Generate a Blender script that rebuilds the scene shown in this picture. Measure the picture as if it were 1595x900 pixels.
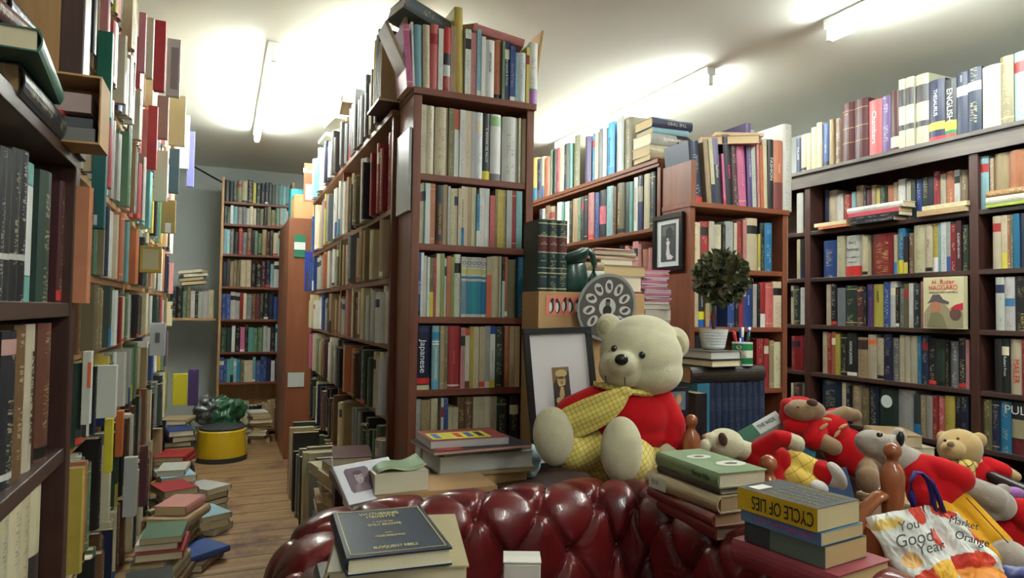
import bpy, bmesh, math, random
import numpy as np
from mathutils import Matrix, Vector, Euler
from mathutils import noise as mnoise
random.seed(7)
for o in list(bpy.data.objects): bpy.data.objects.remove(o)
S = bpy.context.scene
COL = S.collection
# ------------------------------------------------------------------ camera
FPX, YAW, PIT, ROL, EYE = 1050.0, .405, .0335, .0145, 1.1
cy_, sy_ = math.cos(YAW), math.sin(YAW); cp_, sp_ = math.cos(PIT), math.sin(PIT); cr_, sr_ = math.cos(ROL), math.sin(ROL)
CF = Vector((sy_*cp_, cy_*cp_, sp_)); _r = Vector((cy_, -sy_, 0)); _u = _r.cross(CF)
CR = cr_*_r + sr_*_u; CU = -sr_*_r + cr_*_u
CO = Vector((0, 0, EYE))
cam = bpy.data.cameras.new('camera'); cam.sensor_width = 36; cam.lens = FPX/1595*36; cam.clip_start = .05
co = bpy.data.objects.new('camera', cam); COL.objects.link(co)
co.matrix_world = Matrix(((CR.x, CU.x, -CF.x, CO.x), (CR.y, CU.y, -CF.y, CO.y), (CR.z, CU.z, -CF.z, CO.z), (0, 0, 0, 1)))
S.camera = co
# ------------------------------------------------------------------ world, exposure
S.view_settings.view_transform = 'Standard'; S.view_settings.look = 'None'
S.view_settings.gamma = 1; S.view_settings.use_curve_mapping = False
S.view_settings.exposure = 1.5
W = bpy.data.worlds.new('world'); S.world = W; W.use_nodes = True
W.node_tree.nodes['Background'].inputs[0].default_value = (.75, .85, 1, 1)
W.node_tree.nodes['Background'].inputs[1].default_value = .25
TUBE = 36.0          # fluorescent tube emission
CEIL = 2.42

def ray(px, py): return CF*FPX + CR*(px-797.5) - CU*(py-450)
def P(px, py, x=None, y=None, z=None, d=None):
    """the point of a real plane (x=, y=, z=) or of a distance d that is seen at a picture position"""
    r = ray(px, py)
    if x is not None: t = x/r.x
    elif y is not None: t = y/r.y
    elif z is not None: t = (z-EYE)/r.z
    else: t = d/FPX
    return CO + r*t
def proj(p):
    v = Vector(p)-CO; z = v.dot(CF)
    return 797.5+FPX*v.dot(CR)/z, 450-FPX*v.dot(CU)/z, z

def lin(c):
    return tuple((v/255/12.92 if v/255 <= .04045 else ((v/255+.055)/1.055)**2.4) for v in c)
# ------------------------------------------------------------------ materials
def mat(name, rgb=None, rough=.6, metal=0, spec=.5, coat=0, sheen=0, emit=None, es=0, attr=False):
    m = bpy.data.materials.new(name); m.use_nodes = True
    nt = m.node_tree; b = nt.nodes['Principled BSDF']
    if rgb is not None: b.inputs['Base Color'].default_value = (*lin(rgb), 1)
    b.inputs['Roughness'].default_value = rough; b.inputs['Metallic'].default_value = metal
    b.inputs['Specular IOR Level'].default_value = spec; b.inputs['Coat Weight'].default_value = coat
    b.inputs['Sheen Weight'].default_value = sheen
    if emit: b.inputs['Emission Color'].default_value = (*emit, 1); b.inputs['Emission Strength'].default_value = es
    if attr:
        a = nt.nodes.new('ShaderNodeAttribute'); a.attribute_name = 'Col'
        nt.links.new(a.outputs['Color'], b.inputs['Base Color'])
    return m
def N(m, t, **k):
    n = m.node_tree.nodes.new(t)
    for a, v in k.items():
        if a.startswith('i_'):
            n.inputs[a[2:].replace('_', ' ')].default_value = v
        else: setattr(n, a, v)
    return n
def L(m, a, b): m.node_tree.links.new(a, b)
def BS(m): return m.node_tree.nodes['Principled BSDF']
def bump(m, src, strength=.2, dist=.005):
    b = N(m, 'ShaderNodeBump'); b.inputs['Strength'].default_value = strength; b.inputs['Distance'].default_value = dist
    L(m, src, b.inputs['Height']); L(m, b.outputs[0], BS(m).inputs['Normal'])
def wood(name, c1, c2, axis=2, rough=.45, scale=1.0, coat=0):
    """grain runs along the given axis"""
    m = mat(name, c1, rough, coat=coat)
    t = N(m, 'ShaderNodeTexCoord'); mp = N(m, 'ShaderNodeMapping')
    s = [28*scale]*3; s[axis] = 1.6*scale; mp.inputs['Scale'].default_value = s
    L(m, t.outputs['Object'], mp.inputs[0])
    n = N(m, 'ShaderNodeTexNoise', i_Scale=1.0, i_Detail=6.0, i_Roughness=.65, i_Distortion=.6); L(m, mp.outputs[0], n.inputs['Vector'])
    cr = N(m, 'ShaderNodeValToRGB'); e = cr.color_ramp.elements
    e[0].position = .3; e[0].color = (*lin(c1), 1); e[1].position = .72; e[1].color = (*lin(c2), 1)
    L(m, n.outputs['Fac'], cr.inputs[0]); L(m, cr.outputs[0], BS(m).inputs['Base Color'])
    bump(m, n.outputs['Fac'], .15, .002)
    return m
M = {}
M['mahog'] = wood('mahogany_wood', (104, 56, 38), (136, 78, 52), 2)
M['mahog_x'] = wood('mahogany_shelf_wood', (100, 52, 38), (134, 74, 52), 0)
M['mahog_y'] = wood('mahogany_long_shelf_wood', (112, 72, 52), (146, 98, 72), 1)
M['red'] = wood('reddish_wood', (112, 60, 40), (140, 82, 54), 2)
M['red_x'] = wood('reddish_shelf_wood', (116, 62, 40), (146, 84, 56), 0)
M['red_y'] = wood('reddish_long_shelf_wood', (112, 66, 42), (142, 88, 58), 1)
M['dark'] = wood('dark_stained_wood', (52, 32, 28), (80, 48, 40), 2, .4)
M['dark_y'] = wood('dark_stained_shelf_wood', (50, 36, 32), (78, 56, 48), 1, .4)
M['fascia'] = wood('grey_brown_fascia_wood', (84, 78, 74), (112, 102, 94), 1, .35)
M['pine'] = wood('pine_wood', (176, 128, 80), (204, 160, 108), 2)
M['pine_y'] = wood('pine_shelf_wood', (172, 124, 78), (200, 156, 106), 1)
M['orange'] = wood('orange_panel_wood', (122, 68, 42), (142, 86, 54), 2, .5, .6)
M['turned'] = wood('turned_varnished_wood', (138, 74, 42), (168, 98, 60), 2, .22, 1, .5)
M['greywood'] = wood('weathered_grey_wood', (120, 100, 78), (150, 126, 98), 0)
M['card'] = mat('tan_board', (188, 148, 100), .7)
M['vc'] = mat('painted_surface', None, .55, attr=True)
M['vcg'] = mat('glossy_painted_surface', None, .25, attr=True)
M['white_paint'] = mat('white_enamel', (225, 228, 225), .35)
M['tube'] = mat('fluorescent_tube', (255, 255, 255), .4, emit=(.93, 1.0, .96), es=TUBE)
M['metal'] = mat('brushed_metal', (170, 172, 172), .35, 1)
M['greyboard'] = mat('grey_laminate', (176, 180, 180), .3)
M['black'] = mat('black_plastic', (18, 17, 17), .3)
M['eye'] = mat('glossy_black_eye', (8, 7, 7), .08, coat=1)
M['glass'] = mat('picture_glass', (255, 255, 255), .03)
BS(M['glass']).inputs['Transmission Weight'].default_value = 1; BS(M['glass']).inputs['IOR'].default_value = 1.05
M['porcelain'] = mat('white_ceramic', (222, 226, 224), .25)
M['greenplastic'] = mat('dark_green_enamel', (22, 58, 50), .3, coat=.3)
M['yellowp'] = mat('yellow_enamel', (196, 160, 28), .4)
M['rubber'] = mat('dark_rubber', (48, 50, 50), .7)
M['leaf'] = mat('preserved_leaf', (52, 62, 44), .5)
M['bark'] = mat('brown_stem', (78, 52, 40), .8)
# leather
m = mat('oxblood_leather', (112, 24, 26), .3, coat=.25); M['leather'] = m
t = N(m, 'ShaderNodeTexCoord'); n1 = N(m, 'ShaderNodeTexNoise', i_Scale=9.0, i_Detail=5.0); L(m, t.outputs['Object'], n1.inputs['Vector'])
cr = N(m, 'ShaderNodeValToRGB'); e = cr.color_ramp.elements
e[0].position = .3; e[0].color = (*lin((74, 12, 17)), 1); e[1].position = .75; e[1].color = (*lin((116, 31, 30)), 1)
L(m, n1.outputs['Fac'], cr.inputs[0]); L(m, cr.outputs[0], BS(m).inputs['Base Color'])
n2 = N(m, 'ShaderNodeTexNoise', i_Scale=190.0, i_Detail=3.0); L(m, t.outputs['Object'], n2.inputs['Vector'])
n3 = N(m, 'ShaderNodeTexNoise', i_Scale=26.0, i_Detail=4.0, i_Distortion=1.5); L(m, t.outputs['Object'], n3.inputs['Vector'])
ad = N(m, 'ShaderNodeMath', operation='MULTIPLY_ADD'); ad.inputs[1].default_value = 2.2
L(m, n3.outputs['Fac'], ad.inputs[0]); L(m, n2.outputs['Fac'], ad.inputs[2]); bump(m, ad.outputs[0], .25, .0015)
# plush and cloth
def plush(name, rgb, rough=.95, sc=260, st=.5, sheen=.4):
    m = mat(name, rgb, rough, sheen=sheen, spec=.15)
    t = N(m, 'ShaderNodeTexCoord'); n = N(m, 'ShaderNodeTexNoise', i_Scale=float(sc), i_Detail=3.0); L(m, t.outputs['Object'], n.inputs['Vector'])
    n2 = N(m, 'ShaderNodeTexNoise', i_Scale=30.0, i_Detail=3.0); L(m, t.outputs['Object'], n2.inputs['Vector'])
    mx = N(m, 'ShaderNodeMix', data_type='RGBA'); mx.inputs['A'].default_value = (*[v*.82 for v in lin(rgb)], 1); mx.inputs['B'].default_value = (*[min(1, v*1.12) for v in lin(rgb)], 1)
    L(m, n2.outputs['Fac'], mx.inputs['Factor']); L(m, mx.outputs['Result'], BS(m).inputs['Base Color'])
    bump(m, n.outputs['Fac'], st, .003)
    return m
M['cream'] = plush('cream_plush', (206, 198, 166))
M['tanplush'] = plush('tan_plush', (186, 156, 104))
M['brownplush'] = plush('brown_plush', (140, 112, 84))
M['greyplush'] = plush('grey_plush', (164, 152, 142))
M['redfab'] = plush('red_jersey', (182, 14, 22), .9, 420, .3, .1)
M['darkbrown'] = plush('dark_brown_felt', (84, 52, 40))
M['whitefab'] = plush('white_felt', (214, 208, 200))
M['mustard'] = plush('mustard_cloth', (196, 140, 20), .9, 420, .3, .1)
def checked(name, base, line, step, th=.12):
    m = mat(name, base, .9, sheen=.2, spec=.15)
    t = N(m, 'ShaderNodeTexCoord'); mp = N(m, 'ShaderNodeMapping'); mp.inputs['Rotation'].default_value = (.25, .4, .5)
    L(m, t.outputs['Object'], mp.inputs[0]); sp = N(m, 'ShaderNodeSeparateXYZ'); L(m, mp.outputs[0], sp.inputs[0])
    last = None
    for ax in (0, 2):
        a = N(m, 'ShaderNodeMath', operation='DIVIDE'); a.inputs[1].default_value = step; L(m, sp.outputs[ax], a.inputs[0])
        f = N(m, 'ShaderNodeMath', operation='FRACT'); L(m, a.outputs[0], f.inputs[0])
        g = N(m, 'ShaderNodeMath', operation='LESS_THAN'); g.inputs[1].default_value = th; L(m, f.outputs[0], g.inputs[0])
        if last is None: last = g
        else:
            mxx = N(m, 'ShaderNodeMath', operation='MAXIMUM'); L(m, last.outputs[0], mxx.inputs[0]); L(m, g.outputs[0], mxx.inputs[1]); last = mxx
    mx = N(m, 'ShaderNodeMix', data_type='RGBA'); mx.inputs['A'].default_value = (*lin(base), 1); mx.inputs['B'].default_value = (*lin(line), 1)
    L(m, last.outputs[0], mx.inputs['Factor']); L(m, mx.outputs['Result'], BS(m).inputs['Base Color'])
    n = N(m, 'ShaderNodeTexNoise', i_Scale=300.0); L(m, t.outputs['Object'], n.inputs['Vector']); bump(m, n.outputs['Fac'], .2, .002)
    return m
M['check'] = checked('yellow_checked_cloth', (222, 204, 112), (164, 134, 66), .0125, .12)
M['check2'] = checked('pale_checked_cloth', (214, 190, 104), (90, 72, 46), .02, .12)
M['check3'] = checked('yellow_lined_cloth', (214, 182, 84), (120, 94, 50), .03, .045)
# book covers: colour and ink from attributes, lettering-like marks on the spine
m = mat('book_cover', None, .42, attr=True); M['book'] = m
nt = m.node_tree
at = [n for n in nt.nodes if n.type == 'ATTRIBUTE'][0]
ink = N(m, 'ShaderNodeAttribute'); ink.attribute_name = 'Ink'
uv = N(m, 'ShaderNodeUVMap'); uv.uv_map = 'UVMap'
sp = N(m, 'ShaderNodeSeparateXYZ'); L(m, uv.outputs[0], sp.inputs[0])
mp = N(m, 'ShaderNodeMapping'); mp.inputs['Scale'].default_value = (3.4, 250, 1); L(m, uv.outputs[0], mp.inputs[0])
nz = N(m, 'ShaderNodeTexNoise', i_Scale=1.0, i_Detail=2.0, i_Roughness=.4); L(m, mp.outputs[0], nz.inputs['Vector'])
thr = N(m, 'ShaderNodeMath', operation='GREATER_THAN'); thr.inputs[1].default_value = .56; L(m, nz.outputs['Fac'], thr.inputs[0])
ab = N(m, 'ShaderNodeMath', operation='ABSOLUTE'); L(m, sp.outputs[0], ab.inputs[0])
lt = N(m, 'ShaderNodeMath', operation='LESS_THAN'); lt.inputs[1].default_value = .24; L(m, ab.outputs[0], lt.inputs[0])
mu = N(m, 'ShaderNodeMath', operation='MULTIPLY'); L(m, thr.outputs[0], mu.inputs[0]); L(m, lt.outputs[0], mu.inputs[1])
mpg = N(m, 'ShaderNodeMapping'); mpg.inputs['Scale'].default_value = (.01, 14, 1); L(m, uv.outputs[0], mpg.inputs[0])
ng = N(m, 'ShaderNodeTexNoise', i_Scale=1.0, i_Detail=0.0); L(m, mpg.outputs[0], ng.inputs['Vector'])
tg = N(m, 'ShaderNodeMath', operation='GREATER_THAN'); tg.inputs[1].default_value = .47; L(m, ng.outputs['Fac'], tg.inputs[0])
mug = N(m, 'ShaderNodeMath', operation='MULTIPLY'); L(m, mu.outputs[0], mug.inputs[0]); L(m, tg.outputs[0], mug.inputs[1])
mu2 = N(m, 'ShaderNodeMath', operation='MULTIPLY'); L(m, mug.outputs[0], mu2.inputs[0]); L(m, ink.outputs['Alpha'], mu2.inputs[1])
mu3 = N(m, 'ShaderNodeMath', operation='MULTIPLY'); mu3.inputs[1].default_value = .38; L(m, mu2.outputs[0], mu3.inputs[0])
tn = N(m, 'ShaderNodeTexCoord'); nn = N(m, 'ShaderNodeTexNoise', i_Scale=14.0, i_Detail=4.0); L(m, tn.outputs['Object'], nn.inputs['Vector'])
mr = N(m, 'ShaderNodeMapRange'); mr.inputs['To Min'].default_value = .82; mr.inputs['To Max'].default_value = 1.12; L(m, nn.outputs['Fac'], mr.inputs['Value'])
wr = N(m, 'ShaderNodeVectorMath', operation='SCALE'); L(m, at.outputs['Color'], wr.inputs[0]); L(m, mr.outputs[0], wr.inputs['Scale'])
mx = N(m, 'ShaderNodeMix', data_type='RGBA'); L(m, mu3.outputs[0], mx.inputs['Factor']); L(m, wr.outputs[0], mx.inputs['A']); L(m, ink.outputs['Color'], mx.inputs['B'])
L(m, mx.outputs['Result'], BS(m).inputs['Base Color'])
m = mat('paper_pages', (214, 200, 170), .85, attr=True); M['page'] = m
t = N(m, 'ShaderNodeTexCoord'); w = N(m, 'ShaderNodeTexNoise', i_Scale=1.0, i_Detail=1.0)
mp = N(m, 'ShaderNodeMapping'); mp.inputs['Scale'].default_value = (900, 6, 6); L(m, t.outputs['Object'], mp.inputs[0]); L(m, mp.outputs[0], w.inputs['Vector'])
bump(m, w.outputs['Fac'], .3, .001)
# room surfaces
m = mat('ceiling_paint', (222, 221, 210), .8); M['ceil'] = m
t = N(m, 'ShaderNodeTexCoord'); n = N(m, 'ShaderNodeTexNoise', i_Scale=3.0, i_Detail=4.0); L(m, t.outputs['Object'], n.inputs['Vector']); bump(m, n.outputs['Fac'], .15, .02)
m = mat('wall_paint', (176, 182, 178), .8); M['wall'] = m
t = N(m, 'ShaderNodeTexCoord'); n = N(m, 'ShaderNodeTexNoise', i_Scale=6.0, i_Detail=4.0); L(m, t.outputs['Object'], n.inputs['Vector']); bump(m, n.outputs['Fac'], .2, .01)
m = mat('floor_boards', (120, 88, 56), .55); M['floor'] = m
t = N(m, 'ShaderNodeTexCoord'); sp = N(m, 'ShaderNodeSeparateXYZ'); L(m, t.outputs['Object'], sp.inputs[0])
dv = N(m, 'ShaderNodeMath', operation='DIVIDE'); dv.inputs[1].default_value = .17; L(m, sp.outputs[1], dv.inputs[0])
fl = N(m, 'ShaderNodeMath', operation='FLOOR'); L(m, dv.outputs[0], fl.inputs[0]); fr = N(m, 'ShaderNodeMath', operation='FRACT'); L(m, dv.outputs[0], fr.inputs[0])
gap = N(m, 'ShaderNodeMath', operation='LESS_THAN'); gap.inputs[1].default_value = .06; L(m, fr.outputs[0], gap.inputs[0])
cb = N(m, 'ShaderNodeCombineXYZ'); s8 = N(m, 'ShaderNodeMath', operation='MULTIPLY'); s8.inputs[1].default_value = 7.3; L(m, fl.outputs[0], s8.inputs[0])
L(m, sp.outputs[0], cb.inputs[0]); L(m, sp.outputs[1], cb.inputs[1]); L(m, s8.outputs[0], cb.inputs[2])
mp = N(m, 'ShaderNodeMapping'); mp.inputs['Scale'].default_value = (2, 26, 1); L(m, cb.outputs[0], mp.inputs[0])
n = N(m, 'ShaderNodeTexNoise', i_Scale=1.0, i_Detail=6.0, i_Roughness=.7); L(m, mp.outputs[0], n.inputs['Vector'])
cr = N(m, 'ShaderNodeValToRGB'); e = cr.color_ramp.elements
e[0].position = .3; e[0].color = (*lin((104, 78, 52)), 1); e[1].position = .7; e[1].color = (*lin((168, 132, 90)), 1); L(m, n.outputs['Fac'], cr.inputs[0])
n4 = N(m, 'ShaderNodeTexNoise', i_Scale=2.3, i_Detail=5.0, i_Roughness=.7); L(m, t.outputs['Object'], n4.inputs['Vector'])
c4 = N(m, 'ShaderNodeValToRGB'); c4.color_ramp.elements[0].position = .52; c4.color_ramp.elements[1].position = .66; L(m, n4.outputs['Fac'], c4.inputs[0])
mxs = N(m, 'ShaderNodeMix', data_type='RGBA'); mxs.inputs['B'].default_value = (*lin((82, 50, 36)), 1); L(m, c4.outputs[0], mxs.inputs['Factor']); L(m, cr.outputs[0], mxs.inputs['A'])
mxg = N(m, 'ShaderNodeMix', data_type='RGBA'); mxg.inputs['B'].default_value = (*lin((40, 28, 20)), 1); L(m, gap.outputs[0], mxg.inputs['Factor']); L(m, mxs.outputs['Result'], mxg.inputs['A'])
L(m, mxg.outputs['Result'], BS(m).inputs['Base Color'])
gi = N(m, 'ShaderNodeMath', operation='SUBTRACT'); gi.inputs[0].default_value = 1; L(m, gap.outputs[0], gi.inputs[1]); bump(m, gi.outputs[0], .6, .006)

# ------------------------------------------------------------------ mesh helpers
class MB:
    def __init__(s): s.v = []; s.f = []; s.c = []; s.k = []; s.u = []; s.m = []
    def face(s, idx, col=(.5, .5, .5), ink=(0, 0, 0, 0), uvs=None, mi=0):
        s.f.append(tuple(idx)); s.c.append(col); s.k.append(ink); s.u.append(uvs); s.m.append(mi)
    def verts(s, pts): b = len(s.v); s.v.extend([tuple(p) for p in pts]); return b
    def box(s, x0, x1, y0, y1, z0, z1, col=(.5, .5, .5), T=None, mi=0):
        p = [Vector((x, y, z)) for z in (z0, z1) for y in (y0, y1) for x in (x0, x1)]
        if T is not None: p = [T @ q for q in p]
        b = s.verts(p)
        for q in ((0, 2, 3, 1), (4, 5, 7, 6), (0, 1, 5, 4), (2, 6, 7, 3), (0, 4, 6, 2), (1, 3, 7, 5)): s.face([b+i for i in q], col, mi=mi)
    def poly(s, pts, col, mi=0): b = s.verts(pts); s.face(range(b, b+len(pts)), col, mi=mi)
    def lathe(s, prof, T=None, n=32, col=(.5, .5, .5), mi=0):
        T = T or Matrix()
        rings = []
        for r, z in prof:
            rings.append(s.verts([T @ Vector((r*math.cos(2*math.pi*i/n), r*math.sin(2*math.pi*i/n), z)) for i in range(n)]))
        for a, b in zip(rings, rings[1:]):
            for i in range(n): j = (i+1) % n; s.face((a+i, a+j, b+j, b+i), col, mi=mi)
        s.face([rings[0]+n-1-i for i in range(n)], col, mi=mi); s.face([rings[-1]+i for i in range(n)], col, mi=mi)
    def tube(s, pts, r, n=8, col=(.5, .5, .5), flat=1.0):
        pts = [Vector(p) for p in pts]; rings = []; up = Vector((0, 0, 1))
        for i, p in enumerate(pts):
            t = (pts[min(i+1, len(pts)-1)]-pts[max(i-1, 0)]).normalized()
            a = t.cross(up); a = a.normalized() if a.length > 1e-3 else Vector((1, 0, 0)); b = a.cross(t)
            rr = r[i] if isinstance(r, (list, tuple)) else r
            rings.append(s.verts([p+a*rr*math.cos(2*math.pi*k/n)+b*rr*flat*math.sin(2*math.pi*k/n) for k in range(n)]))
        for a, b in zip(rings, rings[1:]):
            for i in range(n): j = (i+1) % n; s.face((a+i, a+j, b+j, b+i), col)
        s.face([rings[0]+n-1-i for i in range(n)], col); s.face([rings[-1]+i for i in range(n)], col)
    def mesh(s, name):
        me = bpy.data.meshes.new(name); me.from_pydata(s.v, [], s.f)
        cols = []; inks = []; uvs = []
        for f, c, k, u in zip(s.f, s.c, s.k, s.u):
            n = len(f); cols += [*c[:3], 1]*n; inks += list(k)*n
            if u: 
                for q in u: uvs += [q[0], q[1]]
            else: uvs += [9, 9]*n
        a = me.color_attributes.new('Col', 'FLOAT_COLOR', 'CORNER'); a.data.foreach_set('color', cols)
        a = me.color_attributes.new('Ink', 'FLOAT_COLOR', 'CORNER'); a.data.foreach_set('color', inks)
        l = me.uv_layers.new(name='UVMap'); l.data.foreach_set('uv', uvs)
        me.polygons.foreach_set('material_index', s.m)
        return me
def link(name, me, mats, parent=None, smooth=False):
    o = bpy.data.objects.new(name, me); COL.objects.link(o)
    for mm in (mats if isinstance(mats, (list, tuple)) else [mats]):
        me.materials.append(mm)
    if smooth: me.polygons.foreach_set('use_smooth', [True]*len(me.polygons))
    if parent:
        bpy.context.view_layer.update() if False else None
        o.parent = parent; o.matrix_parent_inverse = WM[parent.name].inverted() if parent.name in WM else Matrix()
    WM[o.name] = Matrix()
    return o
WM = {}
def obj(name, mb, mats, parent=None, smooth=False, bevel=0):
    o = link(name, mb.mesh(name), mats, parent, smooth)
    if bevel:
        b = o.modifiers.new('bevel', 'BEVEL'); b.width = bevel; b.segments = 2; b.limit_method = 'ANGLE'
    return o
def tag(o, label=None, cat=None, group=None, kind=None):
    if label:
        o['label'] = label
        import re as _re; n__ = len(_re.findall(r"[A-Za-z0-9']+", label))
        if n__ > 16: print('LONG', n__, label)
    if cat: o['category'] = cat
    if group: o['group'] = group
    if kind: o['kind'] = kind
    return o
def thing(name, label, cat, loc=(0, 0, 0), group=None):
    o = bpy.data.objects.new(name, None); COL.objects.link(o); o.location = loc; o.empty_display_size = .05
    WM[o.name] = Matrix.Translation(loc)
    return tag(o, label, cat, group)
def struct(name, mb, mats): return tag(obj(name, mb, mats), kind='structure')
DG = None
def bake(o):
    """apply an object's modifiers"""
    dg = bpy.context.evaluated_depsgraph_get(); dg.update()
    me = bpy.data.meshes.new_from_object(o.evaluated_get(dg)); o.modifiers.clear(); old = o.data; o.data = me; bpy.data.meshes.remove(old)
    return o
def text(body, T, size, color, parent, name='title', align='CENTER', shear=0, ext=.0003, sx=1.0, fit=None):
    cu = bpy.data.curves.new(name, 'FONT'); cu.body = body; cu.size = size; cu.align_x = align; cu.align_y = 'CENTER'; cu.extrude = ext; cu.shear = shear
    tmp = bpy.data.objects.new('tmp', cu); COL.objects.link(tmp)
    dg = bpy.context.evaluated_depsgraph_get(); me = bpy.data.meshes.new_from_object(tmp.evaluated_get(dg)); bpy.data.objects.remove(tmp); bpy.data.curves.remove(cu)
    if fit:
        xs = [v.co.x for v in me.vertices]; sx = fit/max(1e-4, max(xs)-min(xs))
    me.transform(T @ Matrix.Diagonal((sx, 1, 1, 1)))
    me.materials.clear(); key = 'lettering_%02x%02x%02x' % tuple(color)
    if key not in M: M[key] = mat('lettering', color, .5)
    return link(name, me, M[key], parent)

# ------------------------------------------------------------------ room shell
X0, X1, Y0, Y1 = -.68, 3.85, -1.3, 6.9
b = MB(); b.box(X0-.1, X1+.1, Y0-.1, Y1+.1, -.1, 0); struct('floor', b, M['floor'])
b = MB(); b.box(X0-.1, X1+.1, Y0-.1, Y1+.1, CEIL, CEIL+.1); struct('ceiling', b, M['ceil'])
b = MB(); b.box(X0-.1, X0, Y0-.1, Y1+.1, 0, CEIL); struct('wall_left', b, M['wall'])
b = MB(); b.box(X1, X1+.1, Y0-.1, Y1+.1, 0, CEIL); struct('wall_right', b, M['wall'])
b = MB(); b.box(X0, X1, Y1, Y1+.1, 0, CEIL); struct('wall_back', b, M['wall'])
b = MB(); b.box(X0, X1, Y0-.1, Y0, 0, CEIL); struct('wall_front', b, M['wall'])

# ------------------------------------------------------------------ lamps
def lamp(x, ya, yb, label, ends=True):
    t = thing('fluorescent_batten', label, 'ceiling light', (x, ya, CEIL), 'bare fluorescent battens on the ceiling')
    b = MB(); b.box(x-.028, x+.028, ya, yb, CEIL-.045, CEIL-.001); obj('fitting', b, M['white_paint'], t, bevel=.004)
    for y, s in ((ya+.012, 1), (yb-.012, -1)):
        b = MB(); b.box(x-.014, x+.014, y-.01, y+.01, CEIL-.1, CEIL-.045); obj('lamp_holder', b, M['white_paint'], t, bevel=.003)
    b = MB(); b.lathe([(.017, 0), (.019, .01), (.019, yb-ya-.055), (.017, yb-ya-.045)], Matrix.Translation((x, ya+.022, CEIL-.082)) @ Matrix.Rotation(-math.pi/2, 4, 'X'), 16)
    obj('tube', b, M['tube'], t, smooth=True)
lamp(.2, 3.5, 5.3, 'long bare fluorescent tube over the left aisle, running toward the back wall')
lamp(2.36, 2.85, 4.65, 'white batten end with glowing tube above the bookcase of fashion books')
lamp(2.45, .35, 2.18, 'white batten with bright tube at the upper right, nearest the camera')
lamp(1.0, -1.15, .35, 'fluorescent batten on the ceiling behind the photographer')  # extra tube added out of view to brighten the surfaces facing the camera
lamp(.72, 2.95, 4.75, 'glowing tube mostly hidden behind the books heaped on the central bookcase')
b = MB(); b.tube([P(240, 238, y=6.5), P(300, 258, y=6.6), P(330, 275, y=6.6), P(352, 287, y=6.62)], .008); tag(obj('cable', b, M['black']), 'thin black cable running down the far wall beside the far bookcase', 'cable')

# ------------------------------------------------------------------ book builder
PAL = dict(w=(226, 226, 218), c=(212, 198, 160), t=(178, 148, 108), b=(118, 80, 52), k=(34, 34, 38), r=(168, 34, 40), m=(92, 40, 44), o=(200, 112, 70), R=(214, 92, 88),
           y=(206, 186, 70), g=(92, 128, 96), d=(44, 66, 58), l=(140, 188, 200), u=(44, 76, 150), n=(34, 44, 78), p=(98, 70, 130), P=(206, 136, 130), a=(122, 124, 126),
           s=(184, 184, 178), f=(122, 112, 74), G=(146, 164, 80), W=(226, 226, 218), K=(38, 40, 44), B=(30, 128, 178), E=(104, 172, 166), N=(26, 34, 70), M=(140, 130, 128), i=(202, 92, 140), q=(196, 190, 160), H=(214, 200, 160))
CN = dict(w='white', c='cream', t='tan', b='brown', k='black', r='red', m='maroon', o='orange', R='coral', y='yellow', g='green', d='dark green', l='pale blue', u='blue', n='navy', p='purple',
          P='salmon pink', a='grey', s='light grey', f='olive', G='lime', W='white', K='black', B='bright blue', E='turquoise', N='navy', M='greyish', i='pink', q='cream cloth', H='cream')
ORD = 'first second third fourth fifth sixth seventh eighth ninth tenth eleventh twelfth thirteenth fourteenth fifteenth sixteenth seventeenth eighteenth nineteenth twentieth'.split()
ORD += ['twenty-'+q for q in ORD[:9]] + ['thirtieth'] + ['thirty-'+q for q in ORD[:9]] + ['fortieth'] + ['forty-'+q for q in ORD[:9]] + ['fiftieth'] + ['fifty-'+q for q in ORD[:9]] + ['sixtieth']+['sixty-'+q for q in ORD[:9]]+['seventieth']+['seventy-'+q for q in ORD[:9]]+['eightieth']+['eighty-'+q for q in ORD[:9]]
def jit(c, a=10):
    g_ = sum(c)/3; c = [v*.86+g_*.14 for v in c]; c = [v*.95 for v in c]
    k = random.uniform(-a, a); return tuple(max(4, min(250, v+k+random.uniform(-4, 4))) for v in c)
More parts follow.
